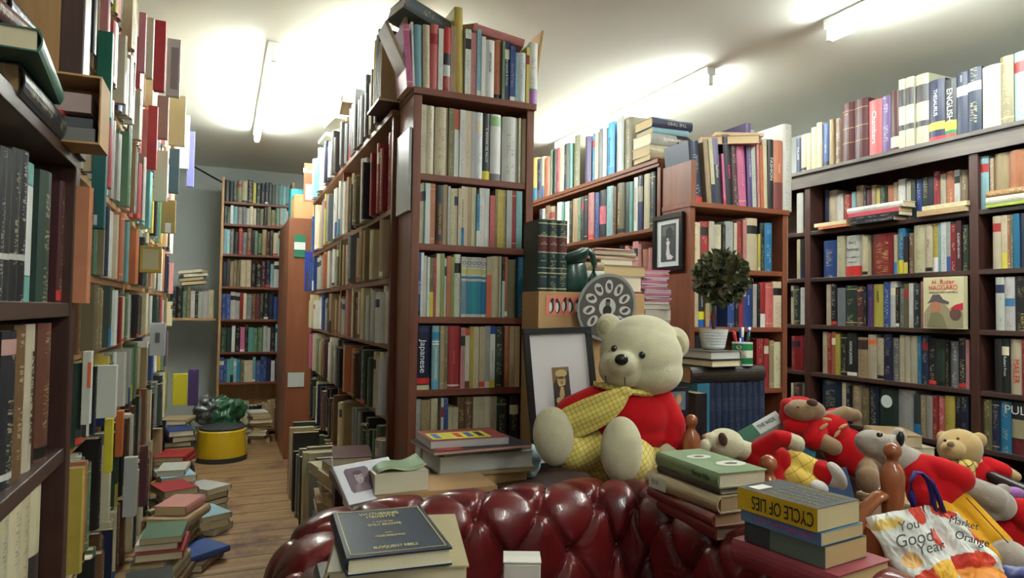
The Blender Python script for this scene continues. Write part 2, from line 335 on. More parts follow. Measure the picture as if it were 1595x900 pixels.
def book_geo(mb, pg, T, w, h, d, col, bands=(), ink=None, round_=None, over=None, pagecol=(212, 198, 166), seed=None):
    """local: spine faces -Y, thickness X, height Z; origin at the foot of the spine"""
    hard = w > .024 if over is None else over
    t = .0025 if hard else .0009; ins = .003 if hard else .0004
    rb = (.16*w if hard else .0) if round_ is None else round_*w
    col = lin(col); n = 6 if rb > 0 else 1
    outer = [(-w/2, d)]; inner = [(-w/2+t, d)]
    for i in range(n+1):
        a = -1+2*i/n; yy = rb*(a*a) ; outer.append((a*w/2, yy)); inner.append((a*(w/2-t), yy+t))
    outer.append((w/2, d)); inner.append((w/2-t, d))
    zs = sorted({0, h, *[q*h for bn in bands for q in bn[:2]]})
    seed = random.uniform(0, 50) if seed is None else seed
    k = len(outer)
    if ink is None:
        lum = sum(col)/3; ink = (random.choice([(230, 215, 160), (235, 235, 230), (220, 200, 130)]) if lum < .2 else random.choice([(60, 50, 45), (40, 40, 60), (120, 50, 40)]))
    inkc = (*lin(ink), 1 if seed < 36 else 0)
    v0 = 0
    OR = [mb.verts([T @ Vector((x, y, z)) for x, y in outer]) for z in zs]
    IR = [mb.verts([T @ Vector((x, y, z)) for x, y in inner]) for z in (0, h)]
    for a in range(len(zs)-1):
        zc = (zs[a]+zs[a+1])/2/h; bc = col; bi = inkc; wrap = False
        for bn in bands:
            if bn[0] <= zc <= bn[1]: wrap = len(bn) > 4; bc = lin(bn[2]); bi = (*inkc[:3], 1) if len(bn) > 3 else (0, 0, 0, 0)
        for i in range(k-1):
            spine = 1 <= i <= n
            uvs = None
            if spine:
                u0 = (i-1)/n-.5; u1 = i/n-.5
                uu = ((u0, zs[a]+seed), (u1, zs[a]+seed), (u1, zs[a+1]+seed), (u0, zs[a+1]+seed))
                uvs = uu
            edge = spine and .12 < zc < .88 or len(zs) > 2 and spine
            mb.face((OR[a]+i, OR[a]+i+1, OR[a+1]+i+1, OR[a+1]+i), bc if spine or wrap else col, bi if spine else (0, 0, 0, 0), uvs)
    for i in range(k-1):
        mb.face((IR[1]+i, IR[1]+i+1, IR[0]+i+1, IR[0]+i), (.5, .48, .42))
        mb.face((OR[-1]+i, OR[-1]+i+1, IR[1]+i+1, IR[1]+i), col); mb.face((OR[0]+i+1, OR[0]+i, IR[0]+i, IR[0]+i+1), col)
    for q, (O_, I_) in enumerate(((OR, IR),)):
        for i in (0, k-1):
            seq = [O_[a]+i for a in range(len(zs))] + [I_[1]+i, I_[0]+i]
            mb.face(seq if i else seq[::-1], col)
    pc = lin(pagecol)
    e = .0002
    pg.box(-w/2+t+e, w/2-t-e, rb+t+e if rb else t+e, d-ins, ins, h-ins, pc, T)
BOOKS = []
def book(T, w, h, d, c, label, group=None, bands=(), ink=None, force=False, after=None, round_=None, over=None, pagecol=None, name='book'):
    w = max(w, .004)
    ps = [proj(T @ Vector(q)) for q in ((-w/2, 0, 0), (w/2, 0, 0), (w/2, 0, h), (-w/2, 0, h), (w/2, d, h), (w/2, d, 0), (-w/2, d, 0), (-w/2, d, h))]
    if min(q[2] for q in ps) < .1: area = 0
    else:
        cl = [(min(1595, max(0, q[0])), min(900, max(0, q[1]))) for q in ps]
        area = abs((cl[1][0]-cl[0][0])*(cl[3][1]-cl[0][1])) + .3*abs((cl[4][0]-cl[1][0])*(cl[3][1]-cl[0][1]))
    BOOKS.append(dict(T=T, w=w, h=h, d=d, c=c, label=label, group=group, bands=bands, ink=ink, force=force, area=area, after=after, round_=round_, over=over, pagecol=pagecol or random.choice([(214, 200, 168), (222, 212, 186), (204, 182, 140), (196, 176, 140)]), name=name))
def size_word(w, h): return 'thin ' if w < .015 else 'thick ' if w > .042 else 'tall ' if h > .235 else 'short ' if h < .165 else ''
def frame_T(plane, t, val, z, lean=0, push=0):
    """row planes: 'y' faces the camera end of the room; 'x-' spines face -x; 'x+' spines face +x"""
    if plane == 'y': B = Matrix(((1, 0, 0), (0, 1, 0), (0, 0, 1))).to_4x4(); o = Vector((t, val+push, z))
    elif plane == 'x-': B = Matrix(((0, 1, 0), (-1, 0, 0), (0, 0, 1))).to_4x4(); o = Vector((val+push, t, z))
    else: B = Matrix(((0, -1, 0), (1, 0, 0), (0, 0, 1))).to_4x4(); o = Vector((val-push, t, z))
    return Matrix.Translation(o) @ B @ Matrix.Rotation(lean, 4, 'Y')
EXTRA = {}
def row(where, spec, view, start, plane, val, z, group, deep=.15, maxw=.075, zmax=None, lean=0, jd=.008, hmin=.1, bandmap=None, titles=None, leanmap=None, dim=1.0):  # dim darkens cover colours, painting in the shade of the right-wall shelves
    """spec: 'colour right_edge,top ...' read off a view (ox, oy, scale) of the shelf"""
    ox, oy, sc = view; prev = start; i = 0; bandmap = bandmap or {}; titles = titles or {}; leanmap = leanmap or {}
    toks = spec.split(); out = []
    def on(px, py): return P(px, py, y=val) if plane == 'y' else P(px, py, x=val)
    def tt(p): return p.x if plane == 'y' else p.y
    for tk in toks:
        if tk[0] == '_': prev = float(tk[1:]); continue
        c = tk[0]; a, tp = tk[1:].split(','); a = float(a); tp = float(tp)
        pa, pb, py = ox+prev/sc, ox+a/sc, oy+tp/sc
        top = on((pa+pb)/2, py); w_ = top.copy(); w_.z = z; pyb = proj(w_)[1]; pm = (py+pyb)/2
        t0, t1 = tt(on(pa, pm)), tt(on(pb, pm)); h = max(hmin, top.z-z)
        if zmax: h = min(h, zmax-z-.006)
        w = abs(t1-t0)
        if w < .002: prev = a; continue
        tc = (t0+t1)/2; ww = min(w-.0008, maxw)
        if ww < w-.004: tc = t0 + (1 if t1 > t0 else -1)*ww/2 if plane != 'x-' else t0-ww/2
        i += 1; nm = ORD[i-1]
        wd = size_word(ww, h)
        dd = min(deep, max(.09, h*.68))
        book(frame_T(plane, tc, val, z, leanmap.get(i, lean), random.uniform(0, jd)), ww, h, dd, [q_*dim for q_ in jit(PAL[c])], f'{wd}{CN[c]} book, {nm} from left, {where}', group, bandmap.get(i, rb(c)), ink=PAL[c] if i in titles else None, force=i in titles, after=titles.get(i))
        prev = a
def rb(c):
    """now and then a label or band on the spine"""
    q = random.random()
    if q < .14: return ((.7, .86, random.choice([(150, 40, 40), (40, 50, 80), (30, 30, 30), (220, 210, 180)])),)
    if q < .24: return ((0.02, .1, random.choice([(220, 215, 200), (200, 60, 50), (30, 30, 30)])),)
    if q < .3: return ((0, .3, jit(PAL[random.choice('wukynrB')])),)
    if q < .4: return ((.9, .915, (200, 180, 120)), (.08, .095, (200, 180, 120)))
    return ()
def ttl(body, size, color, zc=.5, up=False, x=0, fit=None):
    """lettering down the spine; returns a hook run when the book is built"""
    def f(o, B):
        T = B['T'] @ Matrix.Translation((x, -.0007, B['h']*zc)) @ Matrix(((0, 1, 0, 0), (0, 0, -1, 0), (-1, 0, 0, 0), (0, 0, 0, 1)))
        text(body, T, size, color, o, 'spine_lettering', fit=fit)
    return f
def ttl_h(body, size, color, zc=.5, fit=None):
    def f(o, B):
        T = B['T'] @ Matrix.Translation((0, -.0007, B['h']*zc)) @ Matrix(((1, 0, 0, 0), (0, 0, -1, 0), (0, 1, 0, 0), (0, 0, 0, 1)))
        text(body, T, size, color, o, 'spine_lettering', fit=fit)
    return f
def both(*fs): return lambda o, B: [f(o, B) for f in fs]
def oblique(where, colors, plane, val, z, ya, yb, hr, group, deep=.14, wr=(.022, .055), jd=.045, near_first=False):
    """a shelf seen along its length: books of mixed thickness, some pushed in and some pulled out"""
    t = ya; items = []
    while t < yb-.02:
        w = random.uniform(*wr)
        if t+w > yb: w = yb-t
        items.append((t+w/2, w-.0008)); t += w
    n = len(items)
    order = list(reversed(range(n))) if plane == 'x-' else list(range(n))
    for r_, k in enumerate(order):
        tc, w = items[k]
        c = colors[min(len(colors)-1, int((r_+random.uniform(-.4, .4))/n*len(colors)) if r_ else 0)]
        h = random.uniform(*hr); push = random.uniform(-jd, .005) 
        book(frame_T(plane, tc, val, z, 0, push), w, h, min(deep, h*.7), jit(PAL[c], 14), f'{size_word(w, h)}{CN[c]} book, {ORD[r_]} from left {where}', group, rb(c))
def case(name, label, x0, x1, y0, y1, z0, z1, shelves, face, mats, top=True, t=.022, back=True, dividers=(), post=0, postmat=None, group=None, sh=.02, bottom=True, fas=None):
    """face: 'y-' open toward the camera end, 'x-' open to -x, 'x+' open to +x"""
    vm, hm = mats
    r = thing(name, label, 'bookcase', ((x0+x1)/2, (y0+y1)/2, z0), group)
    def bx(nm, m, *a, bev=.002): b = MB(); b.box(*a); return obj(nm, b, m, r, bevel=bev)
    if face == 'y-':
        bx('side_panel', vm, x0, x0+t, y0, y1, z0, z1); bx('side_panel', vm, x1-t, x1, y0, y1, z0, z1)
        if back: bx('back_panel', vm, x0+t, x1-t, y1-.012, y1, z0, z1-(.0 if top else 0))
        for dx in dividers: bx('divider', vm, dx-t/2, dx+t/2, y0+.002, y1-.012, z0, z1-sh)
        ia, ib = x0+t, x1-t
        for s in shelves: bx('shelf', hm, ia, ib, y0+.004, y1-.012, s-sh, s)
        if top: bx('top_board', hm, x0-.004, x1+.004, y0-.012, y1, z1-.001, z1+sh)
    else:
        fx, bx_ = (x0, x1) if face == 'x-' else (x1, x0)
        bx('side_panel', vm, x0, x1, y0, y0+t, z0, z1); bx('side_panel', vm, x0, x1, y1-t, y1, z0, z1)
        if back: (bx('back_panel', vm, x1-.012, x1, y0+t, y1-t, z0, z1) if face == 'x-' else bx('back_panel', vm, x0, x0+.012, y0+t, y1-t, z0, z1))
        a, c = (x0+.004, x1-.012) if face == 'x-' else (x0+.012, x1-.004)
        for dy in dividers: bx('divider', vm, a-.002 if face == 'x-' else a, c if face == 'x-' else c+.002, dy-t/2, dy+t/2, z0, z1)
        cuts = [y0+t]+[q for dy in sorted(dividers) for q in (dy-t/2, dy+t/2)]+[y1-t]
        for s in shelves:
            for ya, yb in zip(cuts[::2], cuts[1::2]): bx('shelf', hm, a, c, ya, yb, s-sh, s)
        if top: bx('top_board', hm, x0-.008, x1, y0-.004, y1+.004, z1-.001, z1+sh)
    return r

# ------------------------------------------------------------------ tall central bookcase (end unit facing the camera)
EY = 2.3; EZ = [.30, .567, .821, 1.078, 1.336, 1.584]; ETOP = 1.862
cE = case('bookcase', 'tall narrow red-brown bookcase end standing behind the sofa and book piles', .60, 1.068, EY, EY+.2, 0, ETOP, EZ, 'y-', (M['mahog'], M['mahog_x']), t=.03, sh=.024)
b = MB(); b.box(.588, .5985, 2.31, 2.49, 1.45, 1.745); tag(obj('grey_board', b, M['greyboard'], bevel=.001), 'smooth grey board fixed to the left side of the tall central bookcase', 'board')
G = 'books in the tall central bookcase end'
VA, VB, VC, VD, VE, VF = (610, 0, 6), (640, 140, 6.43), (640, 260, 6.925), (640, 380, 7.5), (640, 490, 7.5), (640, 600, 5.625)
row('on top of the central bookcase', 'i210,225 w232,200 l300,225 c365,230 R440,220 w487,260 r555,250 t610,235 y690,60 w745,270 P800,300 l840,270 w880,340 w965,370 o1035,365 g1060,380 n1110,375 u1160,425 l1190,490 w1260,490 y1290,440 w1375,390', VA, 150, 'y', EY-.004, ETOP+.0205, G, zmax=CEIL-.1,
    leanmap={1: -.09, 2: -.05, 3: -.03, 4: -.02, 9: -.03}, bandmap={7: ((.25, .42, (200, 200, 196)), (.42, .6, (30, 30, 40)), (.6, 1, (190, 50, 44))), 22: ((.0, .25, (150, 90, 160), 1), (.25, .27, (90, 160, 90)))}, titles={14: ttl('PARK ENGLISH', .011, (60, 60, 60), .62), 17: ttl('The Lakeside & Forest', .012, (210, 220, 225), .5)})
row('top shelf, central bookcase', 'c155,45 c235,115 _248 c380,130 f440,95 w490,100 w548,95 c610,135 s650,135 w725,145 K800,150 w905,170 _930 w1085,170 c1105,215 _1122 t1195,180', VB, 95, 'y', EY+.004, EZ[5], G, zmax=ETOP-.026,
    bandmap={5: ((.7, 1, (196, 90, 60)),), 10: ((0, .13, (230, 210, 50)),), 11: ((0, .1, (120, 120, 120)), (.82, .97, (150, 190, 130), 1))}, titles={10: both(ttl('IL SIGNORE DEL FALCO', .012, (225, 225, 220), .52, fit=.125))})
row('second shelf, central bookcase', 'c118,175 c145,110 e160,140 w215,100 o270,160 k355,195 t400,185 s430,205 c470,230 c510,230 c545,230 c580,165 c620,185 t660,195 c710,195 B745,290 w805,180 w855,170 R910,305 f940,210 y1000,225 t1035,235 s1095,250 r1135,225 E1200,260'.replace(' e160', ' E160'), VC, 95, 'y', EY+.004, EZ[4], G, zmax=EZ[5]-.026,
    bandmap={6: ((.0, .06, (120, 70, 50)), (.06, .72, (60, 50, 46)), (.72, 1, (40, 40, 42)))}, titles={6: both(ttl('ANGELMAN LIVES!', .013, (226, 160, 60), .42, fit=.11)), 12: ttl('UNE CERTAINE TENDRESSE', .006, (60, 50, 40), .5, fit=.12)})
row('third shelf, central bookcase', 'u120,65 w155,75 w190,135 w220,150 f268,160 r300,160 c350,110 G395,105 w420,165 o470,140 G510,150 w590,95 W650,150 W710,155 W770,155 W830,155 W885,165 c945,150 c1035,140 c1065,105 k1100,150 o1135,150 f1240,180 _1252 B1310,130', VD, 84, 'y', EY+.004, EZ[3], G, zmax=EZ[4]-.026,
    bandmap={5: ((0, .42, (214, 196, 80)),), 18: ((0, .7, (214, 104, 72)),), 21: ((0, .6, (170, 205, 200)),), **{q: ((.05, .6, c_), (.64, .68, (50, 120, 160)), (.72, .8, (214, 206, 120)), (.84, .845, (40, 40, 40)), (.97, .975, (40, 40, 40))) for q, c_ in zip((13, 14, 15, 16, 17), ((120, 150, 175), (30, 130, 160), (40, 150, 165), (25, 130, 160), (20, 110, 165)))}},
    titles={1: ttl('ISLANDS', .012, (220, 220, 235), .45), **{q: ttl_h('O', .02, (40, 40, 40), .9) for q in (13, 14, 15, 16, 17)}})
row('fourth shelf, central bookcase', 'N235,75 _252 L340,45 t390,120 f430,120 r580,75 P635,150 w690,160 y735,140 c800,140 c865,140 s925,130 w985,130 d1100,145 o1150,125 t1210,120 c1275,130'.replace('L340', 'l340'), VE, 55, 'y', EY+.004, EZ[2], G, zmax=EZ[3]-.026,
    bandmap={1: ((.0, .07, (216, 206, 160)), (.09, .18, (200, 40, 44)), (.9, .97, (40, 50, 90), 1)), 2: ((0, .13, (100, 170, 205)), (.7, .72, (240, 240, 240)), (.74, .76, (240, 240, 240)), (.78, .9, (60, 150, 190))), 7: ((0, .12, (120, 60, 56)), (.88, 1, (196, 70, 56))), 8: (), 12: ((0, .12, (226, 214, 60)), (.87, 1, (24, 70, 160))), 11: ((0, .1, (215, 205, 190)),), 5: ((.04, .07, (240, 220, 220)),)},
    titles={1: ttl('Japanese', .03, (232, 232, 232), .52, x=0, fit=.118), 2: ttl('LONDON DISTANCES', .01, (245, 245, 245), .42, fit=.11), 5: ttl('GESCHICHTE', .008, (220, 130, 130), .5), 12: ttl('GRAMMATIK', .008, (120, 120, 120), .5)})
row('lowest visible shelf, central bookcase', 's90,125 t175,130 c235,110 _262 w285,60 u325,100 c365,195 c412,195 b480,100 b545,100 c590,100 c650,100 c700,100 c755,100 d845,120 _870 k950,100', VF, 25, 'y', EY+.004, EZ[1], G, zmax=EZ[2]-.026)
oblique('on the bottom shelf of the tall central bookcase', 'tcbdct', 'y', EY+.01, EZ[0], .64, 1.03, (.18, .21), G)
def fbook(cx, cy_, z, yaw, w, H, D, c, label, group=None, tilt=None, **k):
    """a book lying flat: yaw is where the fore-edge points; z its underside"""
    Y = Vector((math.cos(yaw), math.sin(yaw), 0)); Zl = Vector((-math.sin(yaw), math.cos(yaw), 0)); X = Vector((0, 0, 1))
    o = Vector((cx, cy_, z+w/2+.0004))-Y*D/2-Zl*H/2
    T = Matrix(((X.x, Y.x, Zl.x, o.x), (X.y, Y.y, Zl.y, o.y), (X.z, Y.z, Zl.z, o.z), (0, 0, 0, 1)))
    if tilt:
        p = Vector((cx, cy_, z)); T = Matrix.Translation(p) @ Matrix.Rotation(tilt[1], 4, tilt[0]) @ Matrix.Translation(-p) @ T
    col = PAL[c] if isinstance(c, str) else c
    book(T, w, H, D, jit(col, 5), label, group, k.get('bands', ()), k.get('ink'), k.get('force', True), k.get('after'), k.get('round_'), k.get('over'), k.get('pagecol'))
    return T
zt = ETOP+.0205
fbook(.93, 2.375, zt+.235, math.radians(82), .03, .2, .13, (206, 120, 120), 'pink book lying across the tops of upright books on the tall central bookcase', tilt=('Y', .2))
fbook(.80, 2.42, zt+.262, math.radians(60), .022, .17, .11, (150, 110, 96), 'brown book lying slanted behind the yellow atlas on the tall central bookcase', tilt=('Y', -.1))
fbook(.66, 2.42, zt+.26, math.radians(100), .05, .24, .17, (96, 102, 106), 'big grey book with white pages lying aslant, topmost on the tall central bookcase', tilt=('Y', .3), pagecol=(235, 235, 232))
# planks and boards leaning at its left corner, books on the overhanging corner
def plank(a, b_, wd, th, label, m='greywood', nrm=Vector((1, 0, 0))):
    a = Vector(a); b_ = Vector(b_); z = (b_-a); Lh = z.length; z.normalize(); y = z.cross(nrm).normalized(); x = y.cross(z)
    T = Matrix(((x.x, y.x, z.x, a.x), (x.y, y.y, z.y, a.y), (x.z, y.z, z.z, a.z), (0, 0, 0, 1)))
    q = MB(); q.box(-th/2, th/2, -wd/2, wd/2, 0, Lh, T=T); return tag(obj('wooden_board', q, M[m], bevel=.002), label, 'board')
plank(P(634, 128, y=2.36), P(596, 42, y=2.36), .12, .012, 'thin wooden board leaning outward at the left corner of the tall bookcase top')
plank((.585, 2.43, zt+.002), (.588, 2.43, zt+.40), .1, .01, 'narrow upright wooden slat beside the pink book on the bookcase top')
plank((1.064, 2.36, zt+.002), (1.105, 2.36, zt+.3), .1, .01, 'tan board leaning outward at the right end of the bookcase top', 'card')

# ------------------------------------------------------------------ long bookcase side running down the left aisle
SX = .58
cS = case('bookcase', 'long brown bookcase lining the right side of the left aisle', SX, .80, 2.52, 4.95, 0, 1.84, [.08, .40, .70, .971, 1.223, 1.49], 'x-', (M['mahog'], M['mahog_y']), t=.025, sh=.022, dividers=(3.7,))
G = 'books in the long bookcase of the left aisle'
for wh, cols, z, hr, dp in (('on top of the left-aisle bookcase', 'llEwsnwktamkaatk', 1.861, (.2, .29), .2), ('on the top shelf of the left-aisle bookcase', 'ukcMyanwwtkfskrr', 1.49, (.22, .31), .19),
                         ('on the second shelf of the left-aisle bookcase', 'ukfsosdwftBamtdct', 1.223, (.19, .235), .19), ('on the third shelf of the left-aisle bookcase', 'ccwruaktasPcbcsw', .971, (.18, .225), .19),
                         ('on the fourth shelf of the left-aisle bookcase', 'kicgtmwskkobkdcs', .70, (.19, .24), .19), ('on the fifth shelf of the left-aisle bookcase', 'dkgcnmkdbctakdgs', .40, (.19, .26), .19), ('on the bottom shelf of the left-aisle bookcase', 'kdbtcagkn', .08, (.2, .27), .19)):
    for (ya, yb) in ((2.55, 3.685), (3.715, 4.92)) if z < 1.8 else ((2.72, 4.92),):
        oblique(wh+(', far' if ya > 3.7 else ', near' if z < 1.8 else ''), cols[:len(cols)//2] if ya > 3.7 else (cols[len(cols)//2:] if z < 1.8 else cols), 'x-', SX+.01, z, ya, yb, hr, G, deep=dp, jd=.05, wr=(.025, .06))
# bigger books pulled out of these shelves
def xb(px0, px1, pyt, z, x, c, label, push=-.08, w=None, d=.18, **k):
    tp = P((px0+px1)/2, pyt, x=x+push); t = P(px1, (pyt+proj((x, tp.y, z))[1])/2, x=x+push).y
    ww = w or .04
    book(frame_T('x-', t+ww/2, x, z, 0, push), ww, tp.z-z, d, PAL[c], label, 'books pulled forward on the long aisle bookcase', force=True, **k)
# books projecting over the corner on top
for k, (dx, c, h) in enumerate(((0, 't', .26), (.028, 'm', .24), (.056, 'k', .30), (.09, 'a', .29), (.125, 'y', .28))):
    book(frame_T('x-', 2.545+dx, .53, zt+.012, 0, 0), .026, h, .2, PAL[c], f'{CN[c]} upright book, {ORD[4-k]} of five hanging over the aisle corner of the tall bookcase', 'upright books overhanging the aisle corner', force=True)
fbook(.62, 2.6, zt-.001, math.pi/2*0, .011, .22, .21, 'm', 'thin maroon book lying flat under five upright books at the aisle corner')
for k, (z_, c, yaw) in enumerate(((2.06, 'w', 10), (2.02, 's', -6), (2.1, 'H', 4))): pass
fbook(.62, 3.92, 2.155, .1, .04, .26, .19, 'w', 'white-paged book lying on top of the long aisle books, middle of three', pagecol=(236, 236, 232))
fbook(.63, 4.3, 2.15, .05, .02, .25, .18, 's', 'thin grey book lying flat on the aisle bookcase top, furthest of three')
fbook(.63, 3.6, 2.16, -.1, .035, .24, .18, 't', 'tan book lying on top of the long aisle books, nearest of three')
# face-out books at the far end of the row
for k, (pxa, pxb, pya, pyb, yy, col_, tx, tc, lb) in enumerate(((473, 489, 255, 313, 4.99, (214, 108, 70), 'Blue', (235, 235, 235), 'orange and white paperback standing face out at the far top end of the aisle bookcase'),
        (487, 509, 318, 383, 4.97, (216, 204, 150), 'W', (190, 60, 44), 'cream book with red lettering facing out at the far end of the aisle bookcase'),
        (474, 487, 392, 453, 4.99, (40, 66, 160), '', (0, 0, 0), 'blue illustrated book facing out at the far end, below the cream one'))):
    a = P(pxa, pyb, y=yy); c_ = P(pxb, pya, y=yy)
    T = Matrix.Translation(((a.x+c_.x)/2, yy, 0)) 
    q = MB(); q.box(a.x, c_.x, yy, yy+.02, a.z, c_.z, lin(col_)); o = obj('book', q, M['vc']); tag(o, lb, 'book', 'face-out books at the aisle end')
    q = MB(); q.box(a.x+.01, c_.x-.01, yy-.001, yy, a.z+.01, a.z+(c_.z-a.z)*.45, lin((200, 200, 196) if k == 0 else (90, 84, 60) if k == 1 else (90, 60, 80))); obj('cover_picture', q, M['vc'], o)
    if tx: text(tx, Matrix.Translation(((a.x+c_.x)/2, yy-.001, a.z+(c_.z-a.z)*.8)) @ Matrix.Rotation(math.pi/2, 4, 'X'), .05, tc, o, 'cover_title')

# ------------------------------------------------------------------ far bookcase, panel, small far shelf, stool
FY = 6.25
cF = case('bookcase', 'pale wooden bookcase against the far wall at the end of the left aisle', -.03, .56, FY, FY+.22, 0, 2.22, [.05, .46, .72, 1.0, 1.28, 1.56, 1.82, 2.01], 'y-', (M['pine'], M['mahog_x']), t=.02, top=False)
G = 'books in the far bookcase'
for k, (z, cols, hr) in enumerate(((2.01, 'kdfckydknddaElE', (.17, .2)), (1.82, 'dwlauscdfkfgslc', (.14, .17)), (1.56, 'lakrabkgtmkclEa', (.19, .23)), (1.28, 'kktfccnkmndlsun', (.2, .24)), (1.0, 'uwsrcabmkknudcd', (.2, .24)), (.72, 'dwkikEdgdscklEl', (.2, .24)), (.46, 'uElBfcEuUnwnE'.replace('U', 'u'), (.18, .22)), (.05, 'tcktb', (.2, .26)))):
    oblique('on shelf %s of the far wall bookcase' % ('one two three four five six seven eight'.split()[k]), cols, 'y', FY+.01, z, -.01, .54, hr, G, wr=(.022, .045), jd=.0)
q = MB(); q.box(.435, .665, 5.2, 6.1, 0, 1.77); o = tag(obj('tall_panel', q, M['orange'], bevel=.003), 'tall orange-brown wooden end panel standing at the end of the left aisle', 'panel')
q = MB(); a = P(448, 603, y=5.19); c_ = P(474, 580, y=5.19); q.box(a.x, c_.x, 5.194, 5.1985, a.z, c_.z, lin((196, 200, 196)))
o = tag(obj('notice', q, M['vc']), 'small white paper notice pinned to the orange wooden panel', 'notice')
q = MB(); a = P(458, 400, y=5.19); c_ = P(476, 366, y=5.19); h3 = (c_.z-a.z)/3
for i, cc in enumerate(((30, 110, 80), (214, 220, 214), (30, 110, 80))): q.box(a.x, c_.x, 5.19, 5.1985, a.z+i*h3, a.z+(i+1)*h3, lin(cc))
tag(obj('sign', q, M['vc']), 'green and white sign fixed high on the orange wooden panel', 'sign')
q = MB(); q.box(.47, .66, 5.22, 5.5, 1.772, 1.95); o = tag(obj('cardboard_box', q, M['card'], bevel=.003), 'tan cardboard box on top of the orange wooden panel', 'box')
book(frame_T('y', .52, 5.53, 1.772), .1, .27, .2, (40, 150, 160), 'turquoise book standing behind the cardboard box on the orange panel', None, force=True)
# small shelf in the far left corner
q = MB(); q.box(-.45, -.05, 6.35, 6.65, .985, 1.005); tag(obj('wall_shelf', q, M['pine_y'], bevel=.002), 'short wooden wall shelf in the far left corner beside the far bookcase', 'shelf')
oblique('on the short corner wall shelf', 'dkgfwkscl', 'y', 6.36, 1.0055, -.44, -.06, (.22, .27), 'books on the corner wall shelf', jd=.0)
for k in range(4):
    fbook(-.24, 6.5, 1.29+k*.034, random.uniform(-.3, .3), .03, .26, .2, 'fkat'[k], '%s book lying flat on the corner shelf books, %s from the bottom' % (CN['fkat'[k]], ORD[k]), 'flat books on the corner shelf', tilt=('Y', -.12))
t = thing('step_stool', 'round yellow kick-step stool with dark top on the far floorboards', 'stool', (.02, 5.35, 0))
q = MB(); q.lathe([(.155, .03), (.172, .035), (.172, .05), (.158, .215), (.15, .222), (.14, .222)], Matrix.Translation((.02, 5.35, 0)), 40); obj('skirt', q, M['yellowp'], t, smooth=False)
q = MB(); q.lathe([(.14, 0.001), (.176, .001), (.176, .03), (.155, .03)], Matrix.Translation((.02, 5.35, 0)), 40); obj('base_ring', q, M['rubber'], t)
q = MB(); q.lathe([(.14, .222), (.15, .222), (.15, .236), (.13, .242), (.02, .244)], Matrix.Translation((.02, 5.35, 0)), 40); obj('tread', q, M['rubber'], t)

# ------------------------------------------------------------------ left aisle: pine bookcases and near dark bookcase
LX = -.36
ups = (3.083, 4.03)
LZ = [.06, .40, .72, .97, 1.19, 1.465, 1.775, 2.03]
cL = case('bookcase', 'long pine bookcase crammed with books along the left wall of the aisle', -.62, LX, 2.05, 5.3, 0, 2.2, LZ, 'x+', (M['pine'], M['pine_y']), t=.022, top=False, dividers=(3.07, 4.05))
G = 'books in the pine bookcase'
LC = ['gtcmbknc', 'kwayobgkckdb', 'wocwykstfdgu', 'cowgfbrkcdus', 'wEkcoPwknfgc', 'EwlycstrwkgE', 'dwlsuctPcrwk', 'tcbcPycrmsyR']
for k, z in enumerate(LZ):
    hr = ((LZ+[2.3])[k+1]-z)
    for (ya, yb) in ((2.08, 3.055), (3.085, 4.035), (4.065, 5.27)):
        oblique('on pine shelf %s, %s bay' % ('one two three four five six seven eight'.split()[k], 'near' if ya < 3 else 'middle' if ya < 4 else 'far'), ''.join(random.sample(LC[k], len(LC[k]))), 'x+', LX-.015, z, ya, yb, (hr*.72, hr*.9), G, deep=.2, jd=.06, wr=(.02, .06))
DX = -.30
cD = case('bookcase', 'dark stained bookcase at the left edge, nearest the camera', -.56, DX, .55, 1.76, 0, 1.40, [.10, .50, .795, 1.105], 'x+', (M['dark'], M['dark_y']), t=.045, sh=.03)
q = MB(); q.box(-.335, -.29, 1.69, 1.76, 1.421, CEIL-.001); tag(obj('wooden_post', q, M['dark'], bevel=.003), 'dark wooden post rising to the ceiling above the near dark bookcase', 'post')
G = 'books in the near dark bookcase'
V0 = (0, 180, 3); V1 = (0, 460, 2.0467)
row('upper shelf, near dark bookcase', 'k12,150 k40,140 k70,150 k105,150 k140,160 E218,230 _222 d300,275 m318,280', V0, -60, 'x+', DX-.012, 1.105, G, deep=.2, maxw=.07, zmax=1.37, bandmap={i: ((.27, .31, (190, 186, 180)),) for i in range(1, 6)} | {6: ((.18, .185, (40, 40, 40)), (.84, .845, (40, 40, 40)), (.19, .83, (214, 216, 212)))})
book(frame_T('x+', 1.735, DX-.0, 1.105, 0, -.03), .03, .255, .2, (196, 128, 92), 'tall orange-brown book, last at the right on the near dark bookcase', G, force=True)
row('middle shelf, near dark bookcase', 'k36,125 k72,115 b100,80 q145,70 b190,70', V1, -40, 'x+', DX-.012, .795, G, deep=.2, maxw=.08, zmax=1.07, titles={4: ttl('ENGLISH VERSE', .022, (70, 60, 50), .5, fit=.17)}, bandmap={1: ((.25, .31, (210, 210, 206)),), 2: ((.06, .1, (200, 200, 196)), (.85, .95, (190, 150, 140)))})
row('lower shelf, near dark bookcase', 'H20,680 H50,640 H80,620 H105,600 H150,585', V1, -60, 'x+', DX-.012, .50, G, deep=.2, maxw=.08, zmax=.76, bandmap={5: ((0, .12, (220, 214, 140)), (.12, .5, (60, 50, 50)))})
fbook(-.40, 1.40, 1.422, math.pi*1.0+.0, .05, .3, .22, 'k', 'thick black book lying on top of the near dark bookcase', pagecol=(150, 120, 84))
q = thing('magazine_file', 'worn tan card magazine file holding papers on the near dark bookcase', 'magazine file', (-.36, 1.63, 1.422))
